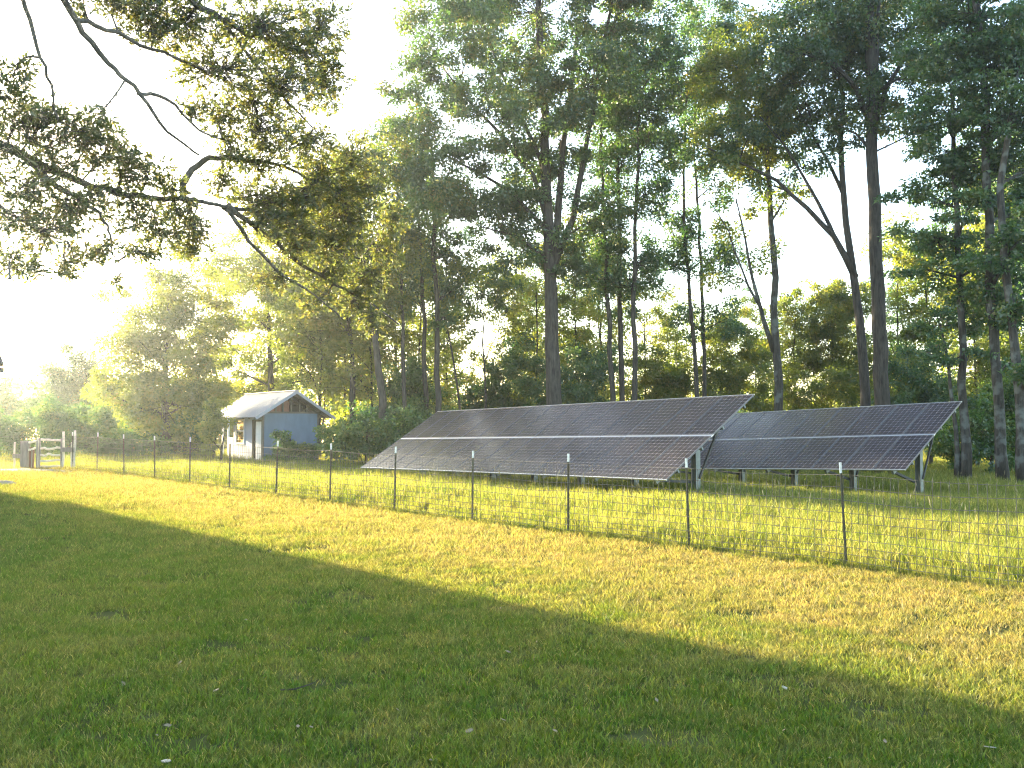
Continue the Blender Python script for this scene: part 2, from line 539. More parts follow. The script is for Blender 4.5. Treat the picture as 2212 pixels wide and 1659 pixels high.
def scatter(name, pts, scl, coll, seed, label):
    """grass nobody could count: one object whose tufts are instanced on its points"""
    me = bpy.data.meshes.new(name)
    me.vertices.add(len(pts)); me.vertices.foreach_set('co', np.ascontiguousarray(pts, np.float32).ravel())
    a = me.attributes.new('scl', 'FLOAT', 'POINT'); a.data.foreach_set('value', np.ascontiguousarray(scl, np.float32))
    o = link(name, me)
    tag(o, kind='stuff', label=label)
    ng = bpy.data.node_groups.new(name + '_tufts', 'GeometryNodeTree')
    ng.interface.new_socket('Geometry', in_out='INPUT', socket_type='NodeSocketGeometry')
    ng.interface.new_socket('Geometry', in_out='OUTPUT', socket_type='NodeSocketGeometry')
    ns, ls = ng.nodes, ng.links
    gi, go = ns.new('NodeGroupInput'), ns.new('NodeGroupOutput')
    ci = ns.new('GeometryNodeCollectionInfo')
    ci.inputs['Collection'].default_value = coll
    ci.inputs['Separate Children'].default_value = True
    ci.inputs['Reset Children'].default_value = True
    ip = ns.new('GeometryNodeInstanceOnPoints')
    ip.inputs['Pick Instance'].default_value = True
    rv = N(ns, 'FunctionNodeRandomValue', data_type='FLOAT_VECTOR')
    rv.inputs[0].default_value = (-0.12, -0.12, 0); rv.inputs[1].default_value = (0.12, 0.12, 6.283)
    rv.inputs['Seed'].default_value = seed
    at = N(ns, 'GeometryNodeInputNamedAttribute', data_type='FLOAT')
    at.inputs['Name'].default_value = 'scl'
    ri = N(ns, 'FunctionNodeRandomValue', data_type='INT')
    ri.inputs[4].default_value = 0; ri.inputs[5].default_value = len(coll.objects) - 1
    ri.inputs['Seed'].default_value = seed + 1
    ls.new(gi.outputs[0], ip.inputs['Points'])
    ls.new(ci.outputs[0], ip.inputs['Instance'])
    ls.new(ri.outputs[2], ip.inputs['Instance Index'])
    ls.new(rv.outputs[0], ip.inputs['Rotation'])
    ls.new(at.outputs[0], ip.inputs['Scale'])
    ls.new(ip.outputs[0], go.inputs[0])
    md = o.modifiers.new('tufts', 'NODES')
    md.node_group = ng
    return o


r_ = np.random.default_rng(5)
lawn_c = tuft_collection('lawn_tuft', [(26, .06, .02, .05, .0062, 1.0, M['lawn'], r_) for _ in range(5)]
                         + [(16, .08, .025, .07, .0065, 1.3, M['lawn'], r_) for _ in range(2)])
mead_c = tuft_collection('meadow_tuft', [(24, .11, .16, .36, .013, .55, M['meadow'], r_) for _ in range(4)]
                         + [(20, .13, .2, .48, .012, .6, M['meadow'], r_) for _ in range(2)])


def in_view(x, y, m=1.5):
    return (np.abs(x) < 0.575 * y + m) & (y > 3.0)


WORN = [(-2.35, 7.7, .34), (-3.9, 8.9, .4), (-1.25, 6.5, .26), (.9, 5.5, .3), (1.9, 6.6, .34), (-1.9, 5.3, .28), (-.3, 4.6, .22), (1.6, 4.7, .22), (2.2, 8.9, .3), (4.4, 8.2, .35)]


def lawn_points():
    out, sc = [], []
    for (ya, yb, dens, s) in ((3.2, 6, 620, 1.0), (6, 9, 460, 1.1), (9, 13, 300, 1.25), (13, 19, 150, 1.6), (19, 28, 70, 2.1), (28, 40, 36, 2.6)):
        xa, xb = -0.6 * yb - 1, 0.6 * yb + 1
        n = int((xb - xa) * (yb - ya) * dens)
        x, y = rng.uniform(xa, xb, n), rng.uniform(ya, yb, n)
        k = in_view(x, y, 1.0) & (fence_side(x, y) < 0.05 + rng.normal(0, .06, n))
        # thin, worn places
        wear = np.sin(x * 1.9 + 1.2 * np.sin(y * 1.1)) * np.sin(y * 1.6 + 1.5 * np.sin(x * .8))
        k &= rng.uniform(0, 1, n) > 0.55 * sm(wear, .45, .95)
        for (wx, wy, wr) in WORN:
            dd = np.hypot((x - wx) / wr, (y - wy) / (wr * .6)) + .25 * np.sin(5 * np.arctan2(y - wy, x - wx) + wx)
            k &= ~((dd < 1) & (rng.uniform(0, 1, n) < .8))
        x, y = x[k], y[k]
        out.append(np.stack([x, y, gz(x, y)], 1)); sc.append(s * rng.uniform(.65, 1.3, len(x)))
    return np.concatenate(out), np.concatenate(sc)


lp, lsq = lawn_points()
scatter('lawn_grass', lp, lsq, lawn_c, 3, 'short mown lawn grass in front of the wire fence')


def meadow_points():
    out, sc = [], []
    for (ya, yb, dens, s) in ((6, 14, 75, .9), (14, 20, 60, .95), (20, 28, 45, 1.0), (28, 38, 30, 1.1), (38, 56, 12, 1.3), (56, 80, 4, 1.6)):
        xa, xb = -0.6 * yb - 1, 0.6 * yb + 1
        n = int((xb - xa) * (yb - ya) * dens)
        x, y = rng.uniform(xa, xb, n), rng.uniform(ya, yb, n)
        f = fence_side(x, y)
        k = in_view(x, y, 1.5) & (f > -0.05)
        x, y, f = x[k], y[k], f[k]
        h = 0.75 + 0.25 * np.sin(x * .7 + y * .45) * np.sin(y * .6)
        h = np.where(f > 12, h * .7, h) * (.5 + .5 * sm(f, 0, .9))
        out.append(np.stack([x, y, gz(x, y)], 1)); sc.append(s * h * rng.uniform(.7, 1.25, len(x)))
    # the unmown fringe under the wire
    t = rng.uniform(-9, 36, 3600)
    o = rng.normal(-.02, .13, 3600)
    x = FB[0] + FV[0] * t + .721 * o; y = FB[1] + FV[1] * t + .693 * o
    out.append(np.stack([x, y, gz(x, y)], 1)); sc.append(rng.uniform(.18, .5, 3600) * np.where(o < -.05, .6, 1.0))
    return np.concatenate(out), np.concatenate(sc)


mp_, ms_ = meadow_points()
scatter('meadow_grass', mp_, ms_, mead_c, 9, 'tall unmown grass between the fence and the trees')

# taller pale seed stalks standing out of the meadow, one mass
st = MB()
for i in range(330):
    y = rng.uniform(11, 33); x = rng.uniform(-.55 * y, .58 * y)
    if fence_side(x, y) < .3: continue
    h = rng.uniform(.4, .72); a = rng.uniform(0, 6.28); l = rng.uniform(.05, .3) * h
    b = np.array([x, y, gz(x, y)])
    tip = b + np.array([math.cos(a) * l, math.sin(a) * l, h])
    mid = (b + tip) / 2 + np.array([-math.cos(a), -math.sin(a), 0]) * l * .15
    st.tube([b, mid, tip], [.0028, .0022, .001], 3, False)
    st.tube([tip - (tip - mid) * .35, tip - (tip - mid) * .15, tip + (tip - mid) * .1], [.003, .009, .002], 3, False)
tag(st.build('seed_stalks', M['seed']), 'pale dry seed stalks standing above the meadow grass', kind='stuff')


# ------------------------------------------------------------------ solar arrays
PW, PL, PT, GAP, MID = .993, 1.955, 0.04, 0.027, 0.09


def solar_meshes():
    g = MB().box((0, 0, 0), (PW - .024, PL - .03, .012))
    me_g = bpy.data.meshes.new('solar_panel'); me_g.from_pydata(g.v, [], g.f); me_g.materials.append(M['cells'])
    f = MB()
    w = .013
    f.box((0, PL / 2 - w / 2, -.008), (PW, w, PT)); f.box((0, -PL / 2 + w / 2, -.008), (PW, w, PT))
    f.box((PW / 2 - w / 2, 0, -.008), (w, PL - 2 * w, PT)); f.box((-PW / 2 + w / 2, 0, -.008), (w, PL - 2 * w, PT))
    me_f = bpy.data.meshes.new('panel_frame'); me_f.from_pydata(f.v, [], f.f); me_f.materials.append(M['frame'])
    return me_g, me_f


ME_G, ME_F = solar_meshes()


def solar_array(p0, r, s, count, label, post_u):
    p0, r, s = (np.array(a, float) for a in (p0, r, s))
    r /= np.linalg.norm(r)
    s -= r * np.dot(r, s); s /= np.linalg.norm(s)
    n = np.cross(s, r)
    if n[2] < 0: n = -n
    xax = np.cross(s, n)
    R = np.stack([xax, s, n], 1)
    Ltot = 2 * PL + MID
    mid = p0 + r * (count * (PW + GAP) / 2) + s * Ltot / 2
    base = np.array([mid[0], mid[1], gz(mid[0], mid[1])])
    root = empty('solar_array', base)
    tag(root, label, 'solar array', 'ground mounted solar arrays')
    q = Matrix(R.tolist()).to_quaternion()
    for i in range(count):
        for j in (0, 1):
            c = p0 + r * (i + .5) * (PW + GAP) + s * (PL / 2 + j * (PL + MID)) - base
            g = link('solar_panel', ME_G, root)
            g.location = c; g.rotation_mode = 'QUATERNION'; g.rotation_quaternion = q
            link('panel_frame', ME_F, g)
    Lr = count * (PW + GAP)
    m = MB(); m.off = base
    a = p0 + s * (PL + MID / 2) - n * .012
    m.bar(a + r * .01, a + r * (Lr - .01), MID + .03, .02, up=n)
    m.build('middle_strip', M['alu'], root)
    for fr in (0, 1):
        m = MB(); m.off = base
        a = p0 + s * (Ltot * fr + (.004 if fr else -.004)) + n * .002
        m.bar(a, a + r * Lr, .022, .03, up=n)
        m.build('edge_trim', M['alu'], root)
    for fr in (.12, .38, .62, .88):
        m = MB(); m.off = base
        a = p0 + s * Ltot * fr - n * .075
        m.bar(a + r * .02, a + r * (Lr - .02), .05, .08, up=n)
        m.build('purlin', M['steel'], root)
    for u in post_u:
        # sloping rafter, the H section post and its braces
        a = p0 + r * u - n * .17
        m = MB(); m.off = base
        m.bar(a + s * .12, a + s * (Ltot - .12), .07, .11, up=n)
        m.build('rafter', M['steel'], root)
        top = a + s * (Ltot * .46) - n * .06
        zb = gz(top[0], top[1]) - .25
        hx = (top[2] - zb) / 2
        m = MB(); m.off = base
        h = np.array([r[0], r[1], 0]); h /= np.linalg.norm(h)
        k = np.array([h[1], -h[0], 0])
        Rm = np.stack([h, k, np.array([0, 0, 1])], 1)
        cpt = np.array([top[0], top[1], zb + hx])
        m.box(cpt + h * .075, (.012, .17, 2 * hx), Rm)
        m.box(cpt - h * .075, (.012, .17, 2 * hx), Rm)
        m.box(cpt, (.138, .012, 2 * hx), Rm)
        m.build('support_post', M['steel'], root)
        lo = cpt + np.array([0, 0, -hx + .25 + .42])
        m = MB(); m.off = base
        m.bar(lo + h * .1 - k * .05, a + s * .28 - n * .05 + h * .1, .07, .07)
        m.build('brace', M['steel_dark'], root)
        m = MB(); m.off = base
        m.bar(lo - h * .1 + np.array([0, 0, .1]) + k * .02, a + s * (Ltot * .7) - n * .05 - h * .1, .05, .05)
        m.build('brace', M['steel_dark'], root)
    return root


solar_array([3.683, 21.516, 0.561], [-.6087, .7932, -.0176], [.6694, .5253, .5253], 15,
            'front row of dark solar panels on steel posts, directly behind the wire fence', [.55 + 2.18 * k for k in range(7)])
solar_array([11.028, 25.292, 0.614], [-.6132, .7892, -.0329], [.6778, .5471, .4911], 13,
            'rear row of blue solar panels partly hidden by the front row', [.5 + 2.15 * k for k in range(6)])


# ------------------------------------------------------------------ wire fence
def fence_pt(t, off=0.0):
    x, y = FB[0] + FV[0] * t + .721 * off, FB[1] + FV[1] * t + .693 * off
    return np.array([x, y, gz(x, y)])


fence = empty('wire_fence', fence_pt(10))
tag(fence, 'long woven wire fence on dark steel T posts crossing the whole lawn', 'fence')
fo = np.array(fence.location)
STEP = 2.44
LEAN = {0: (-.05, 0), 1: (-.022, .02), 2: (.005, 0), 3: (.01, .01)}
n_post = 13
for i in range(-2, n_post):
    b = fence_pt(i * STEP, .015)
    lx, ly = LEAN.get(i, (rng.normal(0, .022), rng.normal(0, .02)))
    H = 1.36 + rng.normal(0, .012)
    tp = b + np.array([lx * 1.4, ly * 1.4, H])
    m = MB(); m.off = fo
    bb = b - np.array([0, 0, .2])
    cut = b + (tp - b) * .9
    m.bar(bb, cut, .036, .005, up=(FV[0], FV[1], 0))
    m.bar(bb + np.array([.721, .693, 0]) * .016, cut + np.array([.721, .693, 0]) * .016, .005, .03, up=(FV[0], FV[1], 0))
    for z in np.arange(.1, 1.2, .055):
        q = b + (tp - b) * (z / H) - np.array([.721, .693, 0]) * .005
        m.box(q, (.014, .014, .016))
    po = m.build('fence_post', M['post'], fence)
    m = MB(); m.off = fo
    m.bar(cut, tp, .037, .006, up=(FV[0], FV[1], 0))
    m.bar(cut + np.array([.721, .693, 0]) * .016, tp + np.array([.721, .693, 0]) * .016, .006, .03, up=(FV[0], FV[1], 0))
    m.build('white_tip', M['tip'], po)

HEI = [.03, .10, .18, .27, .37, .48, .60, .73, .88, 1.04, 1.20]
ts = np.arange(-2 * STEP, (n_post - 1) * STEP + .01, STEP / 4)
for h in HEI:
    m = MB(); m.off = fo
    pts = []
    for t in ts:
        p = fence_pt(t, -.008)
        sag = .012 * math.sin(t * 2.1 + h * 7) - .018 * math.sin(math.pi * ((t / STEP) % 1)) * (h > .6)
        pts.append(p + np.array([0, 0, h + sag]))
    m.tube(pts, (.0038 if h < 1.1 else .0032), 4, False)
    m.build('line_wire', M['wire'], fence)
m = MB(); m.off = fo
for t in np.arange(-2 * STEP, (n_post - 1) * STEP, .102):
    p = fence_pt(t, -.008)
    d = np.array([FV[0], FV[1], 0])
    pts = [p + np.array([0, 0, z]) + d * rng.normal(0, .006) for z in (.03, .37, .73, 1.2)]
    m.tube(pts, .0038, 3, False)
o = m.build('stay_wires', M['wire'], fence); o['kind'] = 'stuff'

# ------------------------------------------------------------------ pole gates, posts and braces at the far left end
def rough_pole(m, a, b, r0, r1, n=7, seg=5, wob=.02):
    a, b = np.asarray(a, float), np.asarray(b, float)
    pts = [a + (b - a) * k / seg + rng.normal(0, wob, 3) * (0 < k < seg) for k in range(seg + 1)]
    m.tube(pts, list(np.linspace(r0, r1, seg + 1)), n)


def ground_px(px, Y):
    p = P(px, 470, Y)
    return np.array([p[0], Y, gz(p[0], Y)])


GY = 33.0
gate_px = {'a': 234 / 5.53 / 3, 'b': 370 / 5.53 / 3, 'c': 412 / 5.53 / 3, 'd': 622 / 5.53 / 3, 'e': 1026 / 5.53 / 3, 'f': 1182 / 5.53 / 3, 'g': 1230 / 5.53 / 3}
GP = {k: ground_px(v, GY) for k, v in gate_px.items()}


def post_thing(name, label, base, h, r, material, square=False, group='posts beside the pole gates'):
    m = MB(); m.off = base
    if square:
        m.box(base + np.array([0, 0, h / 2 - .1]), (2 * r, 2 * r, h + .2))
    else:
        rough_pole(m, base - np.array([0, 0, .2]), base + np.array([0, 0, h]), r, r * .9, wob=.008)
    o = m.build(name, material)
    o.location = base
    tag(o, label, 'post', group)
    return o


post_thing('gate_post', 'thin pale round post left of the small gate, holding the low brace board', GP['a'], 1.0, .035, M['rail'])
post_thing('gate_post', 'pale round post just left of the broad grey gate post', GP['b'], 1.02, .04, M['rail'])
post_thing('gate_post', 'broad weathered grey square post at the hinge side of the small gate', GP['c'], 1.04, .12, M['oldwood'], True)
post_thing('gate_post', 'pale post standing between the two pole gates', GP['d'], 1.16, .05, M['rail'])
post_thing('gate_post', 'tall pale post at the latch side of the five rail gate', GP['e'] + np.array([.03, 0, 0]), 1.38, .05, M['rail'])
post_thing('gate_post', 'short pale post under the brace right of the five rail gate', GP['f'], .99, .04, M['rail'])
post_thing('gate_post', 'tallest pale post where the wire fence meets the gate brace', GP['g'], 1.42, .045, M['rail'])


def pole_gate(label, xa, xb, heights, Y, rust=False):
    a, b = ground_px(xa, Y), ground_px(xb, Y)
    root = empty('pole_gate', (a + b) / 2)
    tag(root, label, 'gate')
    off = np.array(root.location)
    zb = max(a[2], b[2])
    for h in heights:
        m = MB(); m.off = off
        rough_pole(m, np.array([a[0], a[1], zb + h + rng.normal(0, .015)]), np.array([b[0], b[1], zb + h + rng.normal(0, .03)]), .045, .038, wob=.02)
        m.build('rail', M['rail'], root)
    m = MB(); m.off = off
    c = (a + b) / 2
    m.bar((c[0], c[1] - .05, zb + .05), (c[0], c[1] - .05, zb + heights[0]), .05, .03, up=(1, 0, 0))
    m.build('upright', M['oldwood'], root)
    for q in (a, b):
        m = MB(); m.off = off
        m.bar((q[0], q[1] - .04, zb + .05), (q[0], q[1] - .04, zb + heights[-1] + .06), .06, .04, up=(1, 0, 0))
        m.build('stile', M['oldwood'], root)
    if rust:
        m = MB(); m.off = off
        m.box(((a[0] + b[0]) / 2 - .1, a[1] + .06, zb + .42), (abs(b[0] - a[0]) * .75, .02, .78))
        m.build('board', M['redwood'], root)
    return root


pole_gate('five rail gate of pale peeled poles at the end of the fence', 662 / 16.6, 1020 / 16.6, [.09, .30, .54, .78, 1.07], GY)
pole_gate('small two rail pole gate with a rust brown board', 450 / 16.6, 616 / 16.6, [.72, 1.0], GY, True)
for (ka, kb, h, lab) in (('a', 'b', .5, 'low grey brace board between the two posts left of the gates'),
                         ('e', 'g', .72, 'grey brace board right of the five rail gate')):
    m = MB(); a, b = GP[ka], GP[kb]
    m.off = (a + b) / 2
    m.box((a + b) / 2 + np.array([0, -.07, h]), (abs(b[0] - a[0]) + .05, .05, .16))
    o = m.build('brace_board', M['oldwood']); o.location = (a + b) / 2
    tag(o, lab, 'board')

lf = empty('wire_fence', GP['a'])
tag(lf, 'short run of wire fence left of the pole gates', 'fence')
lo_ = np.array(lf.location)
for k in range(3):
    b = GP['a'] + np.array([-1.5, -.5, 0]) * (k + 1)
    b[2] = gz(b[0], b[1])
    m = MB(); m.off = lo_
    m.tube([b - np.array([0, 0, .2]), b + np.array([0, 0, 1.2])], .03, 6)
    m.build('fence_post', M['rail'], lf)
for h in HEI[1:]:
    m = MB(); m.off = lo_
    pts = []
    for k in np.linspace(0, 3.2, 9):
        b = GP['a'] + np.array([-1.5, -.5, 0]) * k
        pts.append(np.array([b[0], b[1], gz(b[0], b[1]) + h + .02 * math.sin(k * 3)]))
    m.tube(pts, .004, 3, False)
    m.build('line_wire', M['wire'], lf)

# two spare stakes near the shed and the array
for (px, py, Y, lab) in ((1344 / 3 * 1.0, 0, 0, ''),)[:0]:
    pass


# ------------------------------------------------------------------ shed
def build_shed():
    cx, cyy = -13.0, 47.0
    zg = -.14
    root = empty('garden_shed', (cx, cyy, zg), math.atan2(.6, .8))
    tag(root, 'small blue grey shed with tin gable roof and white door at the wood edge', 'shed')
    GW, GL, PO = 3.13, 4.3, 6.3
    zr, ze, zf = 3.82, 2.40, .16
    cxr = GW / 2
    sl = (zr - ze) / (cxr + .67)

    def roof_z(x): return zr - abs(x - cxr) * sl
    # floor beams and blocks
    MB().span((-.02, -.02, .04), (GW + .02, PO, zf)).build('floor_frame', M['oldwood'], root)
    for (x, y) in ((.15, .15), (GW - .15, .15), (.15, 2.2), (.15, 4.2), (.15, 6.1), (GW - .15, 6.1)):
        MB().span((x - .18, y - .18, -.2), (x + .18, y + .18, .037)).build('footing_block', M['ash'], root)
    # gable wall
    MB().span((.06, 0, zf), (GW - .06, .06, 2.62)).build('gable_wall', M['blue'], root)
    MB().span((.06, GL - .06, zf), (GW - .06, GL, 2.62)).build('rear_wall', M['blue'], root)
    MB().span((GW - .06, .002, zf), (GW, GL, 2.6)).build('side_wall', M['blue'], root)
    # front wall in pieces around its door and window
    fw = MB()
    fw.span((0, 1.46, zf), (.06, 2.66, 2.6))
    fw.span((0, 3.9, zf), (.06, GL, 2.6))
    fw.span((0, 2.66, zf), (.06, 3.9, .98))
    fw.span((0, 2.66, 2.3), (.06, 3.9, 2.6))
    fw.span((0, .0, 2.27), (.06, 1.46, 2.6))
    fw.build('front_wall', M['blue_light'], root)
    for (x, y) in ((-.012, -.012), (GW - .078, -.012)):
        MB().span((x, y, zf), (x + .09, y + .09, 2.6)).build('corner_board', M['trim'], root)
    # the dark frame of the door opening, door leaf with panels
    fr = MB().span((-.02, .09, zf), (.07, .16, 2.22)).span((-.02, 1.40, zf), (.07, 1.46, 2.22)).span((-.02, .09, 2.22), (.07, 1.46, 2.29))
    fr.build('door_frame', M['trim'], root)
    MB().span((.9, .2, zf), (.96, 3.9, 2.5)).build('inner_partition', M['dark'], root)
    d = MB().span((.0, .165, zf + .02), (.045, .98, 2.19)).build('door', M['white'], root)
    dp = MB()
    for (y0, y1, z0, z1) in ((.24, .52, .35, .95), (.62, .9, .35, .95), (.24, .52, 1.1, 2.05), (.62, .9, 1.1, 2.05)):
        dp.span((-.012, y0, z0), (.0, y1, z1))
    dp.build('door_panel', M['white'], d)
    MB().tube([(-.07, .92, 1.12), (0, .92, 1.12)], .025, 8).build('handle', M['steel_dark'], d)
    # window: frame, two sashes, glass
    w = MB()
    for (y0, y1, z0, z1) in ((2.63, 2.72, .95, 2.33), (3.84, 3.93, .95, 2.33), (2.72, 3.84, .95, 1.04), (2.72, 3.84, 2.25, 2.33), (2.72, 3.84, 1.66, 1.73)):
        w.span((-.03, y0, z0), (.05, y1, z1))
    wf = w.build('window', M['white'], root)
    MB().span((.015, 2.72, 1.04), (.025, 3.84, 1.66)).build('pane', M['glass'], wf)
    MB().span((.0, 2.72, 1.73), (.01, 3.84, 2.25)).build('pane', M['glass'], wf)
    # open gable: tie beam, studs, brown backing board
    MB().span((-.1, -.03, 2.622), (GW + .1, .09, 2.72)).build('tie_beam', M['trim'], root)
    for k, x in enumerate((.7, 1.1, cxr, 2.03, 2.43)):
        MB().span((x - .04, -.005, 2.722), (x + .04, .085, roof_z(x) - .12)).build('gable_stud', M['trim'], root)
    MB().add([(.35, .12, 2.724), (1.5, .12, 2.724), (1.5, .12, 3.35), (1.1, .12, 3.2), (.5, .12, 2.85),
              (.35, .14, 2.724), (1.5, .14, 2.724), (1.5, .14, 3.35), (1.1, .14, 3.2), (.5, .14, 2.85)],
             [(0, 1, 2, 3, 4), (9, 8, 7, 6, 5), (0, 5, 6, 1), (1, 6, 7, 2), (2, 7, 8, 3), (3, 8, 9, 4), (4, 9, 5, 0)]).build('backing_board', M['redwood'], root)
    MB().span((.75, .5, 2.73), (GW - .75, .53, 3.1)).build('loft_board', M['dark'], root)
    # roof: two tin slopes with ribs, rafters, fascia, ridge cap
    y0, y1 = -.7, PO + .35
    for side in (-1, 1):
        xe = cxr + side * (cxr + .67)
        a0, a1 = np.array([cxr, y0, zr]), np.array([xe, y0, ze])
        d_ = (a1 - a0); L = np.linalg.norm(d_); d_ /= L
        nn = np.array([-d_[2], 0, d_[0]]) * (1 if side > 0 else -1)
        if nn[2] < 0: nn = -nn
        m = MB()
        Rm = np.stack([d_, np.array([0, 1, 0]), np.cross(d_, np.array([0, 1, 0]))], 1)
        c = (a0 + a1) / 2 + np.array([0, (y1 - y0) / 2, 0])
        m.box(c, (L, y1 - y0, .02), Rm)
        sl_o = m.build('roof_slope', M['tin'], root)
        rb = MB()
        for yy in np.arange(y0 + .06, y1, .2286):
            rb.box(np.array([c[0], yy, c[2]]) + nn * .017, (L - .004, .035, .016), Rm)
        o = rb.build('roof_ribs', M['tin'], sl_o)
        for yy in np.linspace(y0 + .3, y1 - .05, 9):
            m = MB()
            m.box(np.array([c[0], yy, c[2]]) - nn * .07, (L - .1, .045, .1), Rm)
            m.build('rafter', M['trim'], root)
        m = MB()
        m.box(np.array([c[0], y0 - .012, c[2]]) - nn * .055, (L + .02, .02, .15), Rm)
        m.build('rake_board', M['tin'], root)
    MB().bar((cxr, y0 - .02, zr + .02), (cxr, y1 + .02, zr + .02), .22, .03).build('ridge_cap', M['tin'], root)
    # porch posts, side panel, steps
    for (x, y) in ((.06, 5.3), (.06, PO - .1), (GW - .06, PO - .1)):
        MB().span((x - .05, y - .05, zf), (x + .05, y + .05, roof_z(x) - .13)).build('porch_post', M['white'], root)
    MB().span((.0, 4.42, zf), (.04, 5.24, 1.32)).build('porch_panel', M['white'], root)
    MB().span((-.75, .15, -.02), (-.05, 1.4, .06)).build('step', M['oldwood'], root)
    MB().span((-.7, 4.5, -.02), (-.06, 6.0, .07)).build('step', M['oldwood'], root)


build_shed()


# ------------------------------------------------------------------ the house at the left, whose gable throws the long shadow
def build_house():
    u = np.array([.683, -.730]); v = np.array([-.730, -.683])
    C = np.array([-13.48, 23.8])                    # roof corner at the eave
    zb = .2
    root = empty('house', (C[0], C[1], zb), math.atan2(u[1], u[0]))
    # local x = u (towards the lawn), local -y = v
    tag(root, 'house with dark shingled gable roof, only its eave corner showing at the left edge', 'house')
    Dp, Ln, oh = 10.0, 11.0, .45
    ze, zr = 3.2, 6.9
    x0, x1 = -Dp + oh, -oh
    ya, yb = -oh, -Ln + oh
    w = MB()
    w.span((x0, yb, -.4), (x0 + .15, ya, ze)).span((x1 - .15, yb, -.4), (x1, ya, ze))
    xm = (x0 + x1) / 2
    sl = (zr - ze) / (Dp / 2)
    for (y0, y1) in ((ya - .15, ya), (yb, yb + .15)):
        zt = ze + oh * sl - .12
        w.add([(x0 + .15, y0, -.4), (x1 - .15, y0, -.4), (x1 - .15, y0, zt), (xm, y0, zr - .12), (x0 + .15, y0, zt),
               (x0 + .15, y1, -.4), (x1 - .15, y1, -.4), (x1 - .15, y1, zt), (xm, y1, zr - .12), (x0 + .15, y1, zt)],
              [(0, 1, 2, 3, 4), (9, 8, 7, 6, 5), (0, 5, 6, 1), (1, 6, 7, 2), (2, 7, 8, 3), (3, 8, 9, 4), (4, 9, 5, 0)])
    w.build('wall', M['siding'], root)
    for s_ in (-1, 1):
        e = np.array([0.0 if s_ > 0 else -Dp, 0, ze]); rdg = np.array([-Dp / 2, 0, zr])
        d = e - rdg; L = np.linalg.norm(d); d /= L
        Rm = np.stack([d, np.array([0, 1.0, 0]), np.cross(d, [0, 1.0, 0])], 1)
        MB().box((e + rdg) / 2 + np.array([0, -Ln / 2, .06]), (L, Ln, .12), Rm).build('roof', M['shingle'], root)
    MB().span((-.02, -Ln, ze - .14), (.1, .0, ze - .02)).build('gutter', M['trim'], root)
    for yy in (-3.2, -7.4):
        f = MB().span((x1 - .02, yy - .6, .9), (x1 + .03, yy + .6, 2.3)).build('window', M['white'], root)
        MB().span((x1 + .031, yy - .5, 1.0), (x1 + .036, yy + .5, 2.2)).build('pane', M['glass'], f)


build_house()


# ------------------------------------------------------------------ leaves
def unit(a): return a / (np.linalg.norm(a, axis=-1, keepdims=True) + 1e-9)


def leaf_quads(c, axis, nrm, L, Wd, fold=.18):
    """c (n,3) leaf base; returns verts (n*4,3), quads"""
    n = len(c)
    side = unit(np.cross(axis, nrm))
    up = np.cross(side, axis)
    L = L[:, None]; Wd = Wd[:, None]
    v = np.empty((n, 4, 3), np.float32)
    v[:, 0] = c
    v[:, 1] = c + axis * L * .45 + side * Wd * .5 + up * Wd * fold
    v[:, 2] = c + axis * L - up * L * .12
    v[:, 3] = c + axis * L * .45 - side * Wd * .5 + up * Wd * fold
    q = np.arange(n * 4, dtype=np.int32).reshape(n, 4)
    return v.reshape(-1, 3), q


def spatulate(c, axis, nrm, L, Wd):
    n = len(c)
    side = unit(np.cross(axis, nrm)); up = np.cross(side, axis)
    L = L[:, None]; Wd = Wd[:, None]
    v = np.empty((n, 6, 3), np.float32)
    v[:, 0] = c
    v[:, 1] = c + axis * L * .5 + side * Wd * .28 + up * Wd * .1
    v[:, 2] = c + axis * L * .82 + side * Wd * .5 + up * Wd * .12
    v[:, 3] = c + axis * L - up * L * .1
    v[:, 4] = c + axis * L * .82 - side * Wd * .5 + up * Wd * .12
    v[:, 5] = c + axis * L * .5 - side * Wd * .28 + up * Wd * .1
    b = np.arange(n, dtype=np.int32)[:, None] * 6
    q = np.concatenate([b + np.array([[0, 1, 2, 3]]), b + np.array([[0, 3, 4, 5]])])
    return v.reshape(-1, 3), q


TRIS = [0]


def bezier(a, b, sagz, r, n=5, wob=.0):
    """a branch path from a to b that first rises from a"""
    a, b = np.asarray(a, float), np.asarray(b, float)
    m = (a + b) / 2 + np.array([0, 0, sagz]) + r.normal(0, 1, 3) * wob
    t = np.linspace(0, 1, n)[:, None]
    return (1 - t) ** 2 * a + 2 * t * (1 - t) * m + t * t * b


def crown_clusters(c, rad, n, r, shell=.3):
    d = unit(r.normal(size=(n, 3)))
    q = r.uniform(0, 1, n) ** (1 / 3 * (1 - shell) + .12)
    return c + d * q[:, None] * rad


def leaves_for(clus, rc, per, leafL, leafW, r, flat=.7, droop=.25):
    """per leaves in each cluster centre of radius rc"""
    n = len(clus) * per
    cc = np.repeat(clus, per, 0); rr = np.repeat(rc, per)
    d = unit(r.normal(size=(n, 3)))
    q = r.uniform(0, 1, n) ** .55
    off = d * (q * rr)[:, None] * np.array([1, 1, flat])
    pos = cc + off
    ax = unit(unit(off + 1e-6) * .7 + r.normal(size=(n, 3)) * .6 + np.array([0, 0, -droop]))
    nr = unit(r.normal(size=(n, 3)) * .9 + np.array([0, 0, .4]))
    L = leafL * r.uniform(.65, 1.25, n); Wd = leafW * r.uniform(.7, 1.2, n)
    base = np.repeat(r.uniform(.08, .9, len(clus)), per)
    ti = np.clip(base + r.normal(0, .16, n), 0, .93)
    ti = np.where(r.uniform(0, 1, n) < .006, 1.0, ti)
    return pos, ax, nr, L, Wd, ti


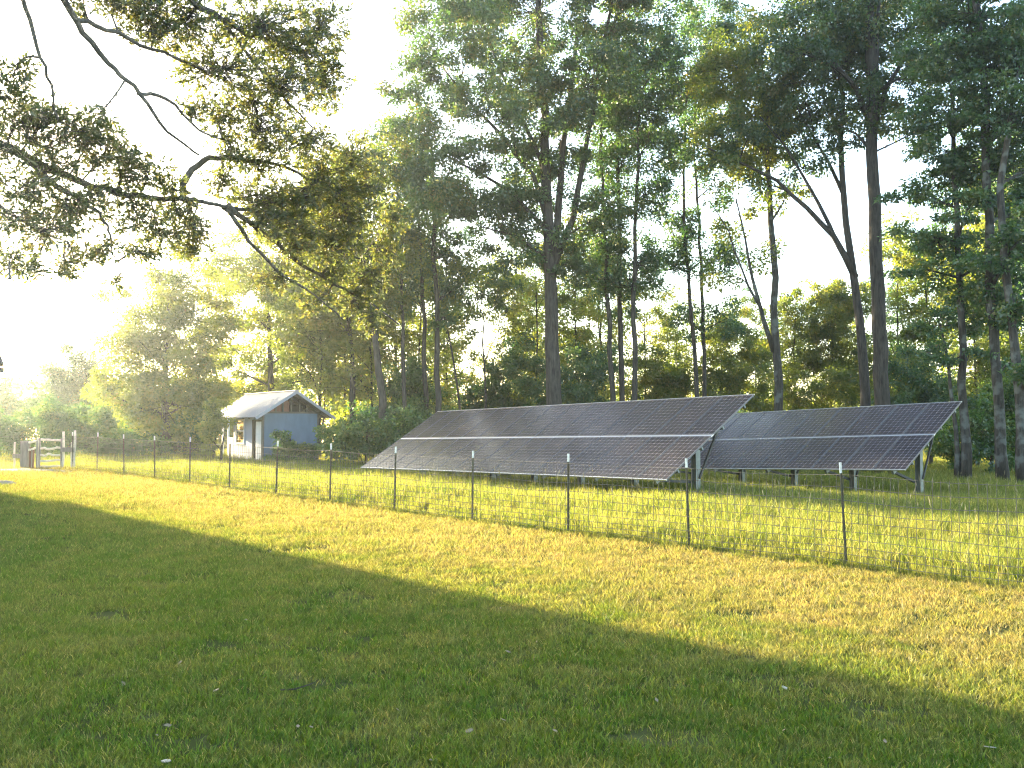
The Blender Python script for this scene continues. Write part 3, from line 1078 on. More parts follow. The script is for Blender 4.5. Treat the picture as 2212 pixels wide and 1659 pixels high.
def tree(name, label, Z, trunk, r0, r1, blobs, leafm, limbs=(), leafL=.185, leafW=.105, cover=1.5, per=190, rc=.52, bark='bark',
         group=None, seed=0, cat='tree', flat=.7, base_y=None, branch_r=.05, depth=.85, wob=.3):
    r = np.random.default_rng(1000 + seed)
    b0 = T(trunk[0][0], trunk[0][1], Z + (trunk[0][2] if len(trunk[0]) > 2 else 0))
    base = np.array([b0[0], b0[1], gz(b0[0], b0[1])])
    root = empty(name, base)
    tag(root, label, cat, group)

    def pt(a): return T(a[0], a[1], Z + (a[2] if len(a) > 2 else 0))
    tp = [pt(a) for a in trunk]
    tp[0] = np.array([tp[0][0], tp[0][1], base[2] - .2])
    # resample the trunk with a slight wander
    def resamp(pts, ra, rb, step=1.1, w=.035):
        out, rad = [], []
        seg = [np.linalg.norm(pts[i + 1] - pts[i]) for i in range(len(pts) - 1)]
        tot = sum(seg); acc = 0
        for i in range(len(pts) - 1):
            k = max(1, int(seg[i] / step))
            for j in range(k):
                f = j / k
                out.append(pts[i] + (pts[i + 1] - pts[i]) * f + (r.normal(0, w, 3) * np.array([1, 1, 0]) if (i or j) else 0))
                rad.append(ra + (rb - ra) * ((acc + seg[i] * f) / tot) ** .8)
            acc += seg[i]
        out.append(pts[-1]); rad.append(rb)
        return out, rad
    skel = []                                        # (point, radius) where branches may start
    m = MB(); m.off = base
    tpts, trad = resamp(tp, r0, r1)
    trad[0] = r0 * 1.35
    if len(trad) > 1: trad[1] = r0 * 1.04
    m.tube(tpts, trad, 10)
    skel += list(zip(tpts, trad))
    lm = MB(); lm.off = base
    for lb in limbs:
        pts = [pt(a) for a in lb['p']]
        q, rd = resamp(pts, lb['r'][0], lb['r'][1], .9)
        (m if lb['r'][0] > .1 else lm).tube(q, rd, 8)
        skel += list(zip(q, rd))
    m.build('trunk', M[bark], root, True)
    SP = np.array([a for a, _ in skel]); SR = np.array([b for _, b in skel])
    k = Z / F_PX / TS
    V, Q, TI = [], [], []
    nv = 0
    for bl in blobs:
        cx, cy, rx, ry = bl[:4]
        den = bl[4] if len(bl) > 4 else 1.0
        dz = bl[5] if len(bl) > 5 else r.uniform(-1, 1) * depth * rx * k
        c = T(cx, cy, Z + dz)
        rad = np.array([rx * k, depth * (rx + ry) / 2 * k, ry * k]) * 1.16
        # the branch that carries the blob
        low = np.where(SP[:, 2] < c[2] - .15 * rad[2], 0, 4.0)
        dd = np.linalg.norm(SP - c, axis=1) + low + np.abs(SP[:, 2] - (c[2] - .5 * rad[2])) * .2
        i = int(np.argmin(dd))
        br = min(SR[i] * .6, branch_r * (1 + rad[0] * .25))
        path = bezier(SP[i], c, rad[2] * .15, r, 6, wob)
        lm.tube(path, list(np.linspace(br, br * .4, 6)), 5, False)
        n = max(4, int(den * cover * 1.25 * rad[0] * rad[2] / rc ** 2))
        cl = crown_clusters(c, rad, n, r)
        rcs = rc * r.uniform(.75, 1.7, n)
        for q in cl[: int(n * .7)]:
            j = r.integers(1, 6)
            tw = bezier(path[j], q, .12, r, 4, .12)
            lm.tube(tw, list(np.linspace(br * .32, .008, 4)), 3, False)
        pos, ax, nr, L, Wd, ti = leaves_for(cl, rcs, per, leafL, leafW, r, flat)
        v, qd = leaf_quads(pos - base, ax, nr, L, Wd)
        V.append(v); Q.append(qd + nv); nv += len(v); TI.append(np.repeat(ti, 4))
    lm.build('branches', M[bark], root)['kind'] = 'stuff'
    me = np_mesh('crown', np.concatenate(V), np.concatenate(Q), M[leafm], np.concatenate(TI))
    TRIS[0] += sum(len(a) for a in Q) * 2
    link('crown', me, root)
    return root


# ---------------- front row of tall trees (pixel columns are read on the photograph, each tree at its own depth)
tree('oak_tree', 'biggest oak with thick pale trunk and wide crown behind the front solar row', 44,
     [(1198, 1005), (1196, 860), (1192, 740), (1188, 600), (1186, 500), (1180, 400), (1176, 250), (1165, 100), (1160, -60)], .46, .14,
     [(1160, 30, 150, 120), (1010, 110, 130, 100), (920, 220, 95, 90), (1080, 260, 140, 90), (1260, 190, 110, 90), (1330, 60, 110, 80),
      (1030, -60, 160, 90), (1280, -90, 160, 90), (900, 400, 90, 80), (1010, 400, 110, 70), (1150, 400, 110, 80), (1290, 470, 80, 60),
      (1130, 540, 110, 55), (1240, 560, 80, 50), (950, 20, 90, 90), (1090, 470, 80, 60), (870, 320, 70, 60), (1180, 180, 110, 80), (1210, 320, 90, 70)],
     'oak', limbs=[dict(p=[(1188, 600), (1205, 480), (1215, 330), (1235, 180), (1250, 40)], r=(.24, .08)),
                   dict(p=[(1188, 590), (1240, 470), (1262, 330), (1285, 200), (1310, 70), (1330, -40)], r=(.2, .06)),
                   dict(p=[(1184, 480), (1150, 380), (1090, 300), (1020, 230), (960, 150)], r=(.16, .04)),
                   dict(p=[(1184, 500), (1110, 420), (1030, 370), (950, 330)], r=(.13, .04)),
                   dict(p=[(1180, 380), (1130, 260), (1080, 150), (1040, 40)], r=(.14, .04)),
                   dict(p=[(1186, 560), (1120, 510), (1040, 490)], r=(.1, .03))], seed=1, cover=1.08)

for i, (lab, Z, tr, r0, r1, bl, lf_) in enumerate([
    ('leftmost of three slim straight trees right of the biggest oak', 46, [(1326, 1000), (1322, 860), (1316, 700), (1306, 450), (1300, 330), (1298, 200)], .17, .06,
     [(1310, 420, 55, 60, .8), (1290, 300, 60, 70, .8), (1310, 190, 60, 70, .7)], 'broad'),
    ('middle of three slim straight trees right of the biggest oak', 47, [(1347, 1000), (1345, 860), (1338, 600), (1336, 380), (1330, 260), (1322, 100)], .18, .06,
     [(1345, 330, 55, 70, .6), (1370, 230, 60, 60, .7), (1350, 100, 80, 70, .8)], 'broad'),
    ('rightmost of three slim straight trees right of the biggest oak', 45, [(1374, 1000), (1372, 860), (1370, 640), (1374, 450), (1378, 300), (1384, 150)], .17, .06,
     [(1410, 420, 60, 70, .8), (1430, 310, 70, 70, .8), (1390, 220, 70, 60, .7), (1440, 130, 80, 80, .8), (1400, 20, 90, 70, .9)], 'broad'),
    ('thin leaning tree in the bright gap above the middle of the front solar row', 48, [(1515, 1000), (1508, 860), (1490, 640), (1476, 480), (1478, 330), (1484, 200)], .15, .05,
     [(1450, 470, 50, 60, .4), (1500, 300, 60, 60, .8), (1470, 200, 70, 70, .9), (1510, 110, 80, 70, .9)], 'broad'),
    ('thin straight tree close right of the leaning one in the bright gap', 49, [(1524, 1000), (1522, 860), (1516, 620), (1508, 430), (1500, 340), (1505, 200)], .14, .05,
     [(1530, 560, 40, 40, .3), (1545, 400, 50, 50, .5), (1530, 220, 70, 70, .9), (1560, 60, 80, 70, 1)], 'broad'),
]):
    for q in range(6):
        yy = rng.uniform(180, 720); bl.append((tr[2][0] + rng.uniform(-60, 60), yy, rng.uniform(35, 60), rng.uniform(30, 50), .6))
    tree('slim_tree', lab, Z, tr, r0, r1, bl, lf_, group='slim trees behind the solar rows', seed=20 + i, rc=.45, per=120, leafL=.17, leafW=.1)

tree('forked_tree', 'tree with a low left fork and pale greenish trunk above the rear solar row', 43,
     [(1690, 1000), (1684, 880), (1676, 730), (1672, 600), (1664, 480), (1660, 400), (1656, 300), (1650, 180)], .25, .09,
     [(1600, 420, 60, 50, .5), (1560, 480, 60, 40, .45), (1620, 540, 50, 50, .3), (1590, 250, 100, 80, 1), (1660, 210, 90, 80, 1), (1560, 330, 80, 50, .8),
      (1640, 320, 80, 60, .9), (1540, 150, 90, 70, .9), (1700, 420, 50, 50, .4), (1560, 600, 50, 40, .3), (1640, 100, 100, 70, .9)], 'lime',
     limbs=[dict(p=[(1672, 760), (1650, 690), (1625, 600), (1610, 520), (1590, 430)], r=(.13, .03)),
            dict(p=[(1640, 660), (1600, 580), (1575, 500), (1530, 430)], r=(.07, .02))], seed=30, rc=.48, per=120, bark='bark_lichen')

tree('arching_tree', 'tall tree whose two leaning limbs arch far left across the sky gap', 41,
     [(1872, 1010), (1868, 850), (1858, 700), (1842, 580), (1830, 480), (1818, 380), (1815, 300), (1822, 200)], .27, .1,
     [(1540, 330, 60, 50, .5), (1620, 290, 70, 50, .7), (1700, 300, 70, 50, .7), (1740, 220, 80, 70, .9), (1780, 130, 90, 70, .9), (1830, 90, 90, 70, .9),
      (1660, 400, 60, 40, .4), (1750, 350, 60, 40, .5), (1800, 240, 60, 50, .6)], 'oak',
     limbs=[dict(p=[(1848, 600), (1800, 510), (1740, 450), (1680, 390), (1600, 350), (1530, 320)], r=(.17, .04)),
            dict(p=[(1810, 530), (1770, 440), (1730, 370), (1690, 310), (1640, 250)], r=(.11, .03)),
            dict(p=[(1822, 420), (1790, 350), (1760, 300), (1720, 230)], r=(.1, .03))], seed=31, rc=.45, per=120)

tree('tall_oak', 'massive straight grey trunk right of the arching tree, crown above the frame', 40,
     [(1912, 1020), (1906, 860), (1898, 700), (1890, 500), (1884, 330), (1884, 250), (1880, 120), (1876, -40)], .37, .2,
     [(1760, 50, 110, 80), (1880, 60, 120, 90), (1850, 180, 90, 60), (1960, 170, 100, 70), (2010, 50, 110, 80), (1920, 250, 80, 40), (1700, 110, 80, 70),
      (1900, -60, 160, 70), (1760, -70, 140, 70), (1990, 280, 70, 40, .8), (1810, 290, 60, 35, .7)], 'oak',
     limbs=[dict(p=[(1884, 270), (1850, 190), (1800, 130), (1740, 90)], r=(.16, .05)),
            dict(p=[(1886, 280), (1915, 190), (1960, 120), (2010, 70)], r=(.16, .05)),
            dict(p=[(1886, 330), (1850, 290), (1810, 270)], r=(.08, .03)),
            dict(p=[(1884, 300), (1895, 150), (1900, 0)], r=(.17, .07))], seed=32, rc=.5, per=140)

tree('layered_tree', 'layered dark tree with twin lichened stems at the end of the rear solar row', 35,
     [(2084, 1036), (2082, 900), (2078, 760), (2072, 600), (2066, 450), (2060, 300), (2056, 180)], .19, .07,
     [(2040, 330, 90, 40), (2110, 360, 80, 40), (2000, 420, 80, 30), (2090, 450, 90, 35), (2030, 520, 90, 30), (2110, 560, 80, 35), (1990, 580, 60, 25, .8),
      (2060, 630, 80, 30, .8), (2010, 690, 60, 25, .7), (2110, 690, 60, 30, .8), (2050, 230, 90, 50), (2060, 120, 100, 60), (1965, 500, 50, 22, .7), (2000, 760, 50, 22, .5),
      (2090, 780, 50, 25, .5)], 'broad',
     limbs=[dict(p=[(2066, 1036), (2066, 930), (2052, 840), (2040, 740), (2030, 700)], r=(.11, .04))], seed=33, rc=.38, per=110, flat=.45, leafL=.17, leafW=.1, bark='bark_lichen')

tree('layered_tree', 'tall tree leaning slightly left near the right edge, lichen low on its trunk', 34,
     [(2168, 1042), (2162, 900), (2146, 700), (2138, 560), (2134, 400), (2128, 220), (2110, 60), (2104, -80)], .2, .13,
     [(2150, 150, 90, 70), (2100, 30, 110, 80), (2190, 260, 80, 60), (2160, 380, 80, 40), (2200, 470, 70, 40), (2170, 560, 80, 40), (2130, 640, 60, 30, .8), (2200, 660, 60, 40, .8),
      (2060, -40, 110, 70), (2190, 60, 90, 80), (2190, 780, 50, 30, .6), (2120, 270, 70, 40, .8)], 'broad', seed=34, rc=.4, per=115, flat=.5, leafL=.17, leafW=.1, bark='bark_lichen')

tree('layered_tree', 'tree cut by the right edge of the picture, trunk leaning left', 33,
     [(2212, 1046), (2200, 860), (2184, 680), (2172, 560), (2160, 400), (2190, 200)], .2, .1,
     [(2230, 500, 70, 60), (2240, 360, 70, 70), (2225, 640, 60, 50), (2250, 200, 80, 80), (2240, 780, 60, 40, .7), (2210, 100, 70, 60)], 'broad', seed=35, rc=.4, per=115, flat=.6, bark='bark_lichen')

# ---------------- left of the big oak
for i, (lab, Z, tr, r0, r1, bl, lf_) in enumerate([
    ('dark trunk right beside the shrubs left of the front solar row', 47, [(948, 1000), (946, 860), (944, 700), (940, 560), (936, 420), (930, 300)], .2, .07,
     [(960, 540, 70, 60), (930, 420, 80, 60), (990, 620, 60, 45, .7), (900, 320, 80, 60), (960, 690, 45, 35, .4)], 'broad'),
    ('dark straight trunk second left of the front solar row', 48, [(920, 1000), (918, 860), (914, 700), (908, 540), (900, 420)], .18, .06,
     [(890, 520, 70, 60), (880, 430, 80, 60), (900, 640, 50, 50, .6)], 'broad'),
    ('slender dark trunk between the leaning one and the dark pair', 47, [(874, 1000), (872, 860), (870, 700), (868, 560), (872, 440)], .15, .05,
     [(850, 520, 60, 60), (840, 620, 55, 50, .8), (860, 380, 80, 60)], 'lime'),
    ('thick trunk leaning left just right of the shed bushes', 46, [(838, 1000), (826, 860), (812, 740), (796, 640), (780, 540), (768, 430)], .26, .09,
     [(780, 560, 80, 60), (730, 500, 80, 60), (770, 420, 80, 60), (800, 330, 90, 70), (720, 640, 70, 50), (800, 680, 60, 45, .8), (720, 400, 70, 60)], 'lime'),
    ('short dark trunk seen right behind the shed roof', 52, [(766, 990), (762, 860), (758, 760), (750, 640)], .24, .1,
     [(740, 700, 80, 60), (690, 640, 80, 60), (760, 620, 70, 60), (700, 560, 80, 60), (650, 480, 90, 70)], 'lime'),
]):
    tree('woodland_tree', lab, Z, tr, r0, r1, bl, lf_, group='woodland trees left of the big oak', seed=40 + i, rc=.55, per=200, cover=1.0)

tree('bright_tree', 'broad bright yellow green tree left of the shed, leafy to the ground', 50,
     [(352, 1010), (356, 900), (360, 760), (366, 640)], .28, .08,
     [(300, 680, 75, 65), (400, 620, 80, 65), (265, 780, 55, 65), (350, 770, 90, 80), (440, 740, 80, 80), (290, 880, 70, 60), (390, 880, 90, 65), (470, 660, 70, 60),
      (440, 850, 50, 60), (340, 640, 60, 45), (400, 960, 42, 28), (340, 940, 60, 35), (240, 850, 40, 50, .8), (350, 700, 80, 70), (320, 820, 90, 70), (430, 810, 70, 60), (410, 900, 60, 50), (255, 720, 45, 50)],
     'lime', seed=50, cover=1.05, per=260, rc=.62)
tree('bright_tree', 'tall yellow green tree rising directly behind the shed roof', 57,
     [(590, 1000), (588, 880), (582, 740), (576, 600)], .3, .08,
     [(560, 560, 90, 70), (630, 640, 90, 70), (530, 680, 80, 70), (670, 730, 80, 65), (590, 770, 90, 65), (510, 800, 70, 60), (700, 810, 60, 50), (560, 870, 70, 50), (490, 590, 60, 60), (640, 560, 70, 60)],
     'lime', seed=51, cover=1.0, per=260, rc=.62, limbs=[dict(p=[(770, 780), (720, 762), (650, 745), (590, 745)], r=(.1, .04))])
tree('small_tree', 'low rounded grey green tree at the far left against the bright sky', 64,
     [(160, 990), (160, 900), (158, 800)], .25, .08,
     [(155, 785, 50, 38), (125, 845, 50, 45), (190, 830, 40, 60), (160, 880, 70, 40)], 'oak', seed=52)
tree('small_tree', 'pale hazy tree cut by the left edge of the picture', 70, [(-6, 985), (-6, 900), (-4, 850)], .2, .06,
     [(-10, 850, 40, 30), (10, 890, 40, 30), (60, 880, 40, 25)], 'oak', seed=53)
tree('small_tree', 'thin forked young tree in the bright gap left of the biggest oak', 50, [(1052, 1000), (1048, 860), (1044, 740), (1046, 690)], .09, .04,
     [(1030, 620, 60, 40, .7), (1080, 640, 50, 40, .6), (1010, 690, 40, 30, .35)], 'oak', seed=54, rc=.42, per=80,
     limbs=[dict(p=[(1044, 790), (1060, 750), (1082, 705), (1090, 690)], r=(.04, .015)), dict(p=[(1046, 780), (1030, 745), (1010, 715)], r=(.03, .012))])
tree('small_tree', 'thin young tree leaning left beside the bright gap left of the biggest oak', 49, [(1000, 1000), (992, 870), (978, 760), (962, 690), (955, 620)], .1, .03,
     [(990, 590, 60, 45, .8), (945, 640, 50, 40, .6), (1000, 680, 40, 35, .35)], 'lime', seed=55, rc=.42, per=80)


# ---------------- shrubs and understory in front of and among the trunks
def bush(label, Z, base, blobs, leafm='bush', seed=0, group='shrubs along the wood edge', per=130, cat='shrub', rc=.4, leafL=.16, leafW=.1, name='shrub', cover=1.6):
    return tree(name, label, Z, [(base[0], base[1]), (base[0], base[1] - 25), (base[0] + 6, base[1] - 60)], .06, .02, blobs, leafm, seed=seed, group=group,
                per=per, cat=cat, rc=rc, leafL=leafL, leafW=leafW, branch_r=.02, cover=cover, wob=.1)


bush('dense green bush between the shed and the front solar row', 44, (790, 985), [(740, 940, 45, 40), (790, 930, 60, 45), (840, 945, 45, 38), (770, 965, 70, 25), (870, 920, 40, 40)], seed=60)
bush('dark leafy bush against the blue gable wall of the shed', 45.6, (622, 1000), [(615, 955, 22, 26), (640, 975, 40, 26), (600, 985, 22, 18), (665, 985, 24, 18)], seed=61, rc=.28, leafL=.13, leafW=.09)
bush('low dark shrub behind the left end of the front solar row', 49, (905, 980), [(900, 870, 60, 60), (860, 890, 50, 50), (930, 910, 50, 50), (880, 820, 60, 45)], seed=62)
bush('shrub below the bright gap, behind the solar panel tops', 52, (1070, 980), [(1040, 860, 50, 35), (1100, 830, 60, 50), (1080, 890, 80, 30), (1130, 780, 50, 45, .7)], 'broad', seed=63)
bush('shrub hugging the foot of the biggest oak', 48, (1250, 980), [(1250, 820, 60, 50), (1280, 780, 50, 50, .8), (1160, 850, 40, 35), (1240, 870, 70, 30)], 'broad', seed=64)
bush('yellow green shrub right of the three slim trees', 55, (1430, 980), [(1410, 790, 50, 50, .8), (1450, 840, 60, 35), (1400, 850, 50, 30), (1480, 800, 40, 40, .6)], 'lime', seed=65)
bush('rounded bright shrub left of the forked tree', 54, (1600, 980), [(1580, 740, 60, 45), (1620, 800, 60, 45), (1560, 820, 50, 40), (1600, 860, 80, 30)], 'lime', seed=66)
bush('tall golden green understory tree left of the arching tree', 56, (1770, 990), [(1770, 670, 80, 55), (1740, 750, 80, 55), (1810, 760, 70, 55), (1770, 840, 100, 45), (1820, 650, 60, 40)], 'lime', seed=67, name='understory_tree', cat='tree')
bush('dark green shrub right of the massive grey trunk', 46, (1960, 1000), [(1950, 860, 50, 45), (2000, 890, 60, 40), (1960, 780, 50, 40, .8), (2030, 840, 50, 40, .8)], 'broad', seed=68)
bush('dense shaded thicket between the twin stems and the right edge', 40, (2140, 1020), [(2100, 920, 60, 60), (2160, 900, 60, 70), (2200, 960, 60, 50), (2120, 980, 70, 30), (2180, 840, 60, 50), (2060, 960, 50, 40), (2230, 880, 50, 60)], 'bush', seed=69, cover=2.0)
bush('long hazy hedge of mixed bushes behind the pole gates', 46, (150, 1000), [(-10, 930, 55, 50), (60, 935, 60, 50), (130, 925, 60, 55), (200, 930, 60, 55), (255, 945, 50, 40), (100, 965, 120, 25)], 'broad', seed=70, name='hedge', cat='hedge', group='hedge')
bush('low bush in front of the bright tree, just left of the shed', 49, (460, 1000), [(415, 950, 45, 40), (430, 915, 35, 35), (300, 960, 60, 30), (230, 960, 40, 28)], 'bush', seed=71)
bush('leafy sapling spilling over the left eave of the shed', 45.2, (478, 1000), [(462, 888, 20, 30), (484, 912, 22, 6), (448, 945, 18, 34)], 'lime', seed=72, rc=.25, leafL=.14, leafW=.09, per=90, name='sapling', cat='tree')

# reddish dry weeds at the foot of the gable
wd = MB()
for i in range(90):
    a = np.array([-11.6, 46.6, -.14]) + np.array([.8, .6, 0]) * rng.uniform(-.2, 1.6) + np.array([.6, -.8, 0]) * rng.uniform(.1, .5)
    h = rng.uniform(.25, .6)
    wd.tube([a, a + np.array([rng.normal(0, .1), rng.normal(0, .1), h])], [.008, .003], 3, False)
tag(wd.build('dry_weeds', M['redwood']), 'reddish dry weeds at the foot of the blue shed wall', kind='stuff')

# ---------------- slender background trees deep in the wood: three kinds, copied
protos = []
for k in range(3):
    protos.append(tree('background_tree', 'slender background tree deep in the wood behind the front trunks', 66,
                       [(1000 + k, 990), (1000, 850), (1000 + 8 * k, 700), (990, 560), (996, 420)], .16, .05,
                       [(1000 + rng.normal(0, 40), y, 60 + rng.uniform(0, 25), 55, .55) for y in np.arange(400, 860, 62)],
                       ['broad', 'lime', 'oak'][k], group='slender trees deep in the wood', seed=80 + k, rc=.55, per=70, leafL=.24, leafW=.13))
spots = [(690, 72, .9), (760, 66, 1.0), (850, 74, .95), (960, 68, .9), (1110, 76, .85), (1190, 66, .8), (1300, 72, .8), (1440, 78, .6),
         (1560, 80, .55), (1640, 74, .62), (1830, 72, .6), (1960, 66, .7), (2040, 62, .85), (2120, 58, .95), (2200, 55, 1.0), (2290, 52, 1.0), (600, 74, .8)]
BGL = ['slender background tree far behind the roof of the shed', 'slender background tree behind the short dark trunk right of the shed',
       'slender background tree behind the thick left leaning trunk', 'slender background tree behind the pair of dark trunks',
       'slender background tree in the bright gap left of the biggest oak', 'slender background tree right behind the trunk of the biggest oak',
       'slender background tree between the biggest oak and the three slim trees', 'short background tree right of the three slim trees',
       'low background tree behind the two thin trees of the bright gap', 'low background tree left of the forked tree',
       'low background tree between the forked tree and the arching tree', 'background tree just right of the massive grey trunk',
       'background tree left of the twin lichened stems', 'background tree right behind the twin lichened stems',
       'tall background tree behind the left leaning tree near the right edge', 'background tree at the very right edge of the wood',
       'slender background tree left of the shed roof, above the bright tree']
for i, (px, Y, s_) in enumerate(spots):
    p = T(px, 980, Y)
    loc = (p[0], Y, gz(p[0], Y))
    src = protos[i % 3]
    if i < 3:
        o = src
    else:
        o = dup(src)
        for ch in list(src.children): dup(ch, o)
    o['label'] = BGL[i]
    o.location = loc
    o.scale = (s_, s_, s_)
    o.rotation_euler = (0, 0, rng.uniform(0, 6.28))

# ---------------- leafy young trees filling the wood below the tall crowns: three kinds, copied
up = []
for k in range(3):
    rr = np.random.default_rng(300 + k)
    up.append(tree('young_tree', 'x', 55, [(1000, 985), (1002, 850), (998, 720), (1004, 620)], .09, .03,
                   [(1000 + rr.normal(0, 34), y, rr.uniform(48, 72), rr.uniform(40, 55), rr.uniform(.5, 1)) for y in np.linspace(600, 900, 11)],
                   'lime', group='leafy young trees in the wood', seed=300 + k, rc=.45, per=105, leafL=.18, leafW=.105, cover=.62))
YT = [(690, 54, 1.15, 'leafy young tree just right of the shed roof'), (745, 57, 1.2, 'leafy young tree behind the bush right of the shed'),
      (800, 53, 1.1, 'leafy young tree left of the thick leaning trunk'), (850, 56, 1.25, 'leafy young tree between the leaning trunk and the slender dark trunk'),
      (905, 55, 1.05, 'leafy young tree directly behind the dark pair of trunks'), (965, 58, 1.0, 'leafy young tree right of the dark pair of trunks'),
      (1110, 57, .95, 'leafy young tree right of the bright gap, left of the biggest oak'), (1160, 54, 1.05, 'leafy young tree touching the left side of the biggest oak trunk'),
      (1245, 56, 1.15, 'leafy young tree touching the right side of the biggest oak trunk'), (1300, 58, 1.1, 'leafy young tree left of the three slim trees'),
      (1395, 57, .95, 'leafy young tree right of the three slim trees'), (1465, 60, .8, 'leafy young tree left of the two thin trees in the bright gap'),
      (1560, 58, .8, 'leafy young tree above the right end of the front solar row'), (1635, 60, .78, 'leafy young tree left of the pale greenish forked trunk'),
      (1720, 56, .85, 'leafy young tree right of the pale greenish forked trunk'), (1800, 58, .85, 'leafy young tree left of the arching tree trunk'),
      (1945, 54, 1.0, 'leafy young tree right of the massive grey trunk'), (2010, 52, 1.05, 'leafy young tree left of the twin lichened stems'),
      (2110, 48, 1.0, 'leafy young tree right of the twin lichened stems'), (2190, 46, 1.05, 'leafy young tree at the right edge behind the leaning trunk')]
for i, (px, Y, s_, lab) in enumerate(YT):
    p = T(px, 980, Y)
    if i < 3:
        o = up[i]
    else:
        o = dup(up[i % 3])
        for ch in list(up[i % 3].children): dup(ch, o)
    o['label'] = lab
    o.location = (p[0], Y, gz(p[0], Y)); o.scale = (s_, s_, s_ * rng.uniform(.95, 1.15)); o.rotation_euler = (0, 0, rng.uniform(0, 6.28))

# ---------------- far-off wood beyond, one mass
r = np.random.default_rng(77)
V, Q, TI, nv = [], [], [], 0
for i in range(150):
    px = r.uniform(-60, 2300); Y = r.uniform(86, 106)
    if 20 < px < 110: continue
    top = 880 - 45 * (r.uniform() ** 2) - (30 if px > 1900 or px < 900 else 0)
    c = T(px, top, Y)
    g = gz(c[0], Y)
    rad = np.array([r.uniform(2.2, 4), 2.5, max(1.2, (c[2] - g) * .55)])
    c[2] = g + rad[2]
    cl = crown_clusters(c, rad, 22, r)
    pos, ax, nr, L, Wd, ti = leaves_for(cl, np.full(22, 1.0), 34, .46, .26, r)
    v, q = leaf_quads(pos, ax, nr, L, Wd)
    V.append(v); Q.append(q + nv); nv += len(v); TI.append(np.repeat(ti, 4))
me = np_mesh('far_wood', np.concatenate(V), np.concatenate(Q), M['lime'], np.concatenate(TI))
TRIS[0] += sum(len(a) for a in Q) * 2
tag(link('far_wood', me), 'far wood beyond the open field, seen between the trunks', kind='stuff')


